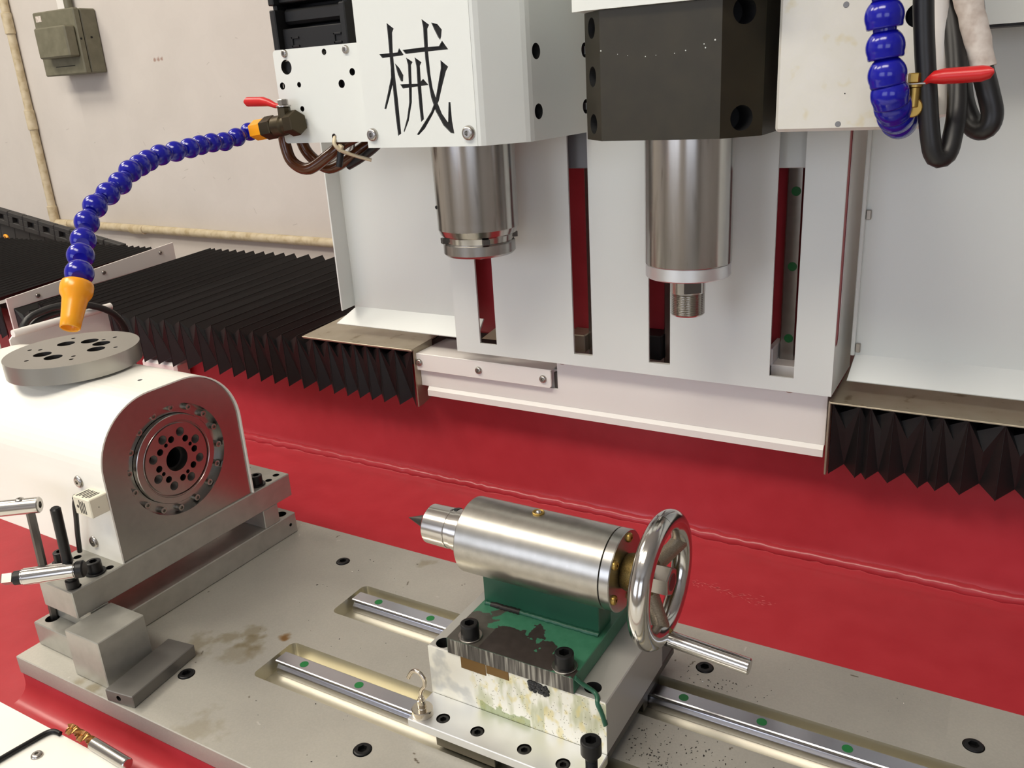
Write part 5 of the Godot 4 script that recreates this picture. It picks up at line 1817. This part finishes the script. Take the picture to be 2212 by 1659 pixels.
	s.tube(bez([Vector3(-0.968, 0.150, -0.512), Vector3(-0.966, 0.222, -0.524), Vector3(-0.962, 0.2385, -0.552), Vector3(-0.948, 0.2385, -0.584), Vector3(-0.9375, 0.2280, -0.609), Vector3(-0.936, 0.2110, -0.6255), Vector3(-0.938, 0.185, -0.633), Vector3(-0.942, 0.12, -0.635)], 40), 0.0040, 12)
	part("cable", s, M.rubber, t)
	s = S()
	s.tube(bez([Vector3(-0.970, 0.150, -0.520), Vector3(-0.969, 0.215, -0.532), Vector3(-0.968, 0.2300, -0.556), Vector3(-0.967, 0.2290, -0.584), Vector3(-0.967, 0.2180, -0.606), Vector3(-0.967, 0.150, -0.62)], 40), 0.0040, 12)
	part("cable", s, M.rubber, t)
	t = thing("cream_end_cap", "cream end cap peeking out below the pleats behind the disc", "end cap", Vector3(-1.12, 0.05, -0.81))
	s = S()
	s.box(Vector3(-1.165, 0.0500, -0.829), Vector3(-1.085, 0.0800, -0.800), 0.004)
	part("cap_body", s, M.pink_white, t)

# ---------------------------------------------------------------- things on and by the wall
func build_wall_things():
	var t := thing("fuse_box", "olive grey metal fuse box on the wall at the upper left", "fuse box", Vector3(-2.43, 0.545, -1.69))
	var s := S()
	s.box(Vector3(-2.527, 0.5455, -1.699), Vector3(-2.340, 0.7160, -1.650), 0.003)
	part("box_back", s, M.grey_olive, t)
	s = S()
	s.box(Vector3(-2.529, 0.5440, -1.6475), Vector3(-2.339, 0.7170, -1.628), 0.003)
	var lid := part("box_lid", s, M.grey_olive, t)
	s = S()
	s.box(Vector3(-2.487, 0.5900, -1.628), Vector3(-2.345, 0.6720, -1.594), 0.004)
	part("raised_cover", s, M.grey_olive, lid)
	s = S()
	s.box(Vector3(-2.516, 0.6910, -1.6281), Vector3(-2.490, 0.7070, -1.6275), 0.0)
	part("sticker", s, M.cloth, lid)
	s = S()
	s.box(Vector3(-2.470, 0.5665, -1.6282), Vector3(-2.380, 0.5685, -1.6276), 0.0)
	for q in [[-2.3395, 0.640, -1.67], [-2.3395, 0.636, -1.636]]:
		s.rod(Vector3(q[0], q[1], q[2]), Vector3(q[0] + 0.0012, q[1], q[2]), 0.003, 0.0, 12)
	part("lid_slot", s, M.hole, lid)
	t = thing("conduit", "short grey conduit entering the fuse box from above", "conduit", Vector3(-2.43, 0.72, -1.685))
	s = S()
	s.rod(Vector3(-2.4350, 0.7160, -1.684), Vector3(-2.4350, 1.9, -1.684), 0.011, 0.0, 20)
	part("pipe", s, M.grey_olive, t)
	t = thing("conduit", "wide cream conduit above the fuse box", "conduit", Vector3(-2.465, 0.71, -1.69))
	s = S()
	s.box(Vector3(-2.492, 0.71, -1.6995), Vector3(-2.452, 1.9, -1.687), 0.002)
	part("trunking", s, M.pink_white, t)

	t = thing("conduit", "vertical yellowed conduit pipe running down the wall left of the fuse box", "conduit", Vector3(-2.75, 0.10, -1.687), "yellowed conduit pipes on the wall")
	s = S()
	s.rod(Vector3(-2.748, 0.098, -1.687), Vector3(-2.748, 1.95, -1.687), 0.0122, 0.0, 24)
	part("pipe", s, M.conduit, t)
	for y in [0.7080, 0.4250, 0.125]:
		s = S()
		s.rod(Vector3(-2.748, y - 0.030, -1.686), Vector3(-2.748, y + 0.030, -1.686), 0.0150, 0.001, 24)
		part("pipe_coupling", s, M.conduit, t)
	t = thing("conduit", "horizontal yellowed conduit pipe along the wall behind the bellows", "conduit", Vector3(-2.0, 0.08, -1.687), "yellowed conduit pipes on the wall")
	s = S()
	s.rod(Vector3(-2.748, 0.1000, -1.687), Vector3(-0.8, 0.0700, -1.687), 0.0122, 0.0, 24)
	part("pipe", s, M.conduit, t)
	for x in [-2.70, -2.33]:
		s = S()
		s.rod(Vector3(x - 0.03, 0.0985 - (x + 2.748) * 0.0154, -1.686), Vector3(x + 0.03, 0.0980 - (x + 2.748) * 0.0154, -1.686), 0.0142, 0.001, 24)
		part("pipe_coupling", s, M.conduit, t)

	t = thing("cable_chain", "dark perforated plastic cable chain sloping down behind the far left bellows", "cable chain", Vector3(-2.05, 0.14, -1.27))
	var a := Vector3(-2.42, 0.2445, -1.25)
	var b := Vector3(-1.80, 0.1475, -1.25)
	var f := Transform3D(Basis(ZP, atan2(b.y - a.y, b.x - a.x)), a)
	for k in 10:
		var x := 0.0625 * k
		s = Shape.new(Transform3D(Basis(), org) * f)
		s.box(Vector3(x + 0.001, -0.040, -0.012), Vector3(x + 0.0615, -0.026, 0.0), 0.002)
		s.box(Vector3(x + 0.001, -0.012, -0.012), Vector3(x + 0.0615, 0.0, 0.0), 0.002)
		s.box(Vector3(x + 0.001, -0.027, -0.012), Vector3(x + 0.018, -0.011, 0.0), 0.001)
		s.box(Vector3(x + 0.044, -0.027, -0.012), Vector3(x + 0.0615, -0.011, 0.0), 0.001)
		s.box(Vector3(x + 0.001, -0.110, -0.016), Vector3(x + 0.0615, 0.0, -0.012), 0.001)
		part("chain_link", s, M.chain, t)
	t = thing("yellow_wire", "short yellow wire curl under the sloping cable chain", "wire", Vector3(-2.2, 0.13, -1.22))
	s = S()
	s.tube(bez([Vector3(-2.245, 0.148, -1.235), Vector3(-2.235, 0.158, -1.230), Vector3(-2.222, 0.156, -1.228), Vector3(-2.216, 0.142, -1.226)], 12), 0.0035, 8)
	s.tube(bez([Vector3(-2.185, 0.140, -1.235), Vector3(-2.175, 0.147, -1.230), Vector3(-2.165, 0.143, -1.228)], 8), 0.0025, 8)
	part("wire", s, M.orange, t)
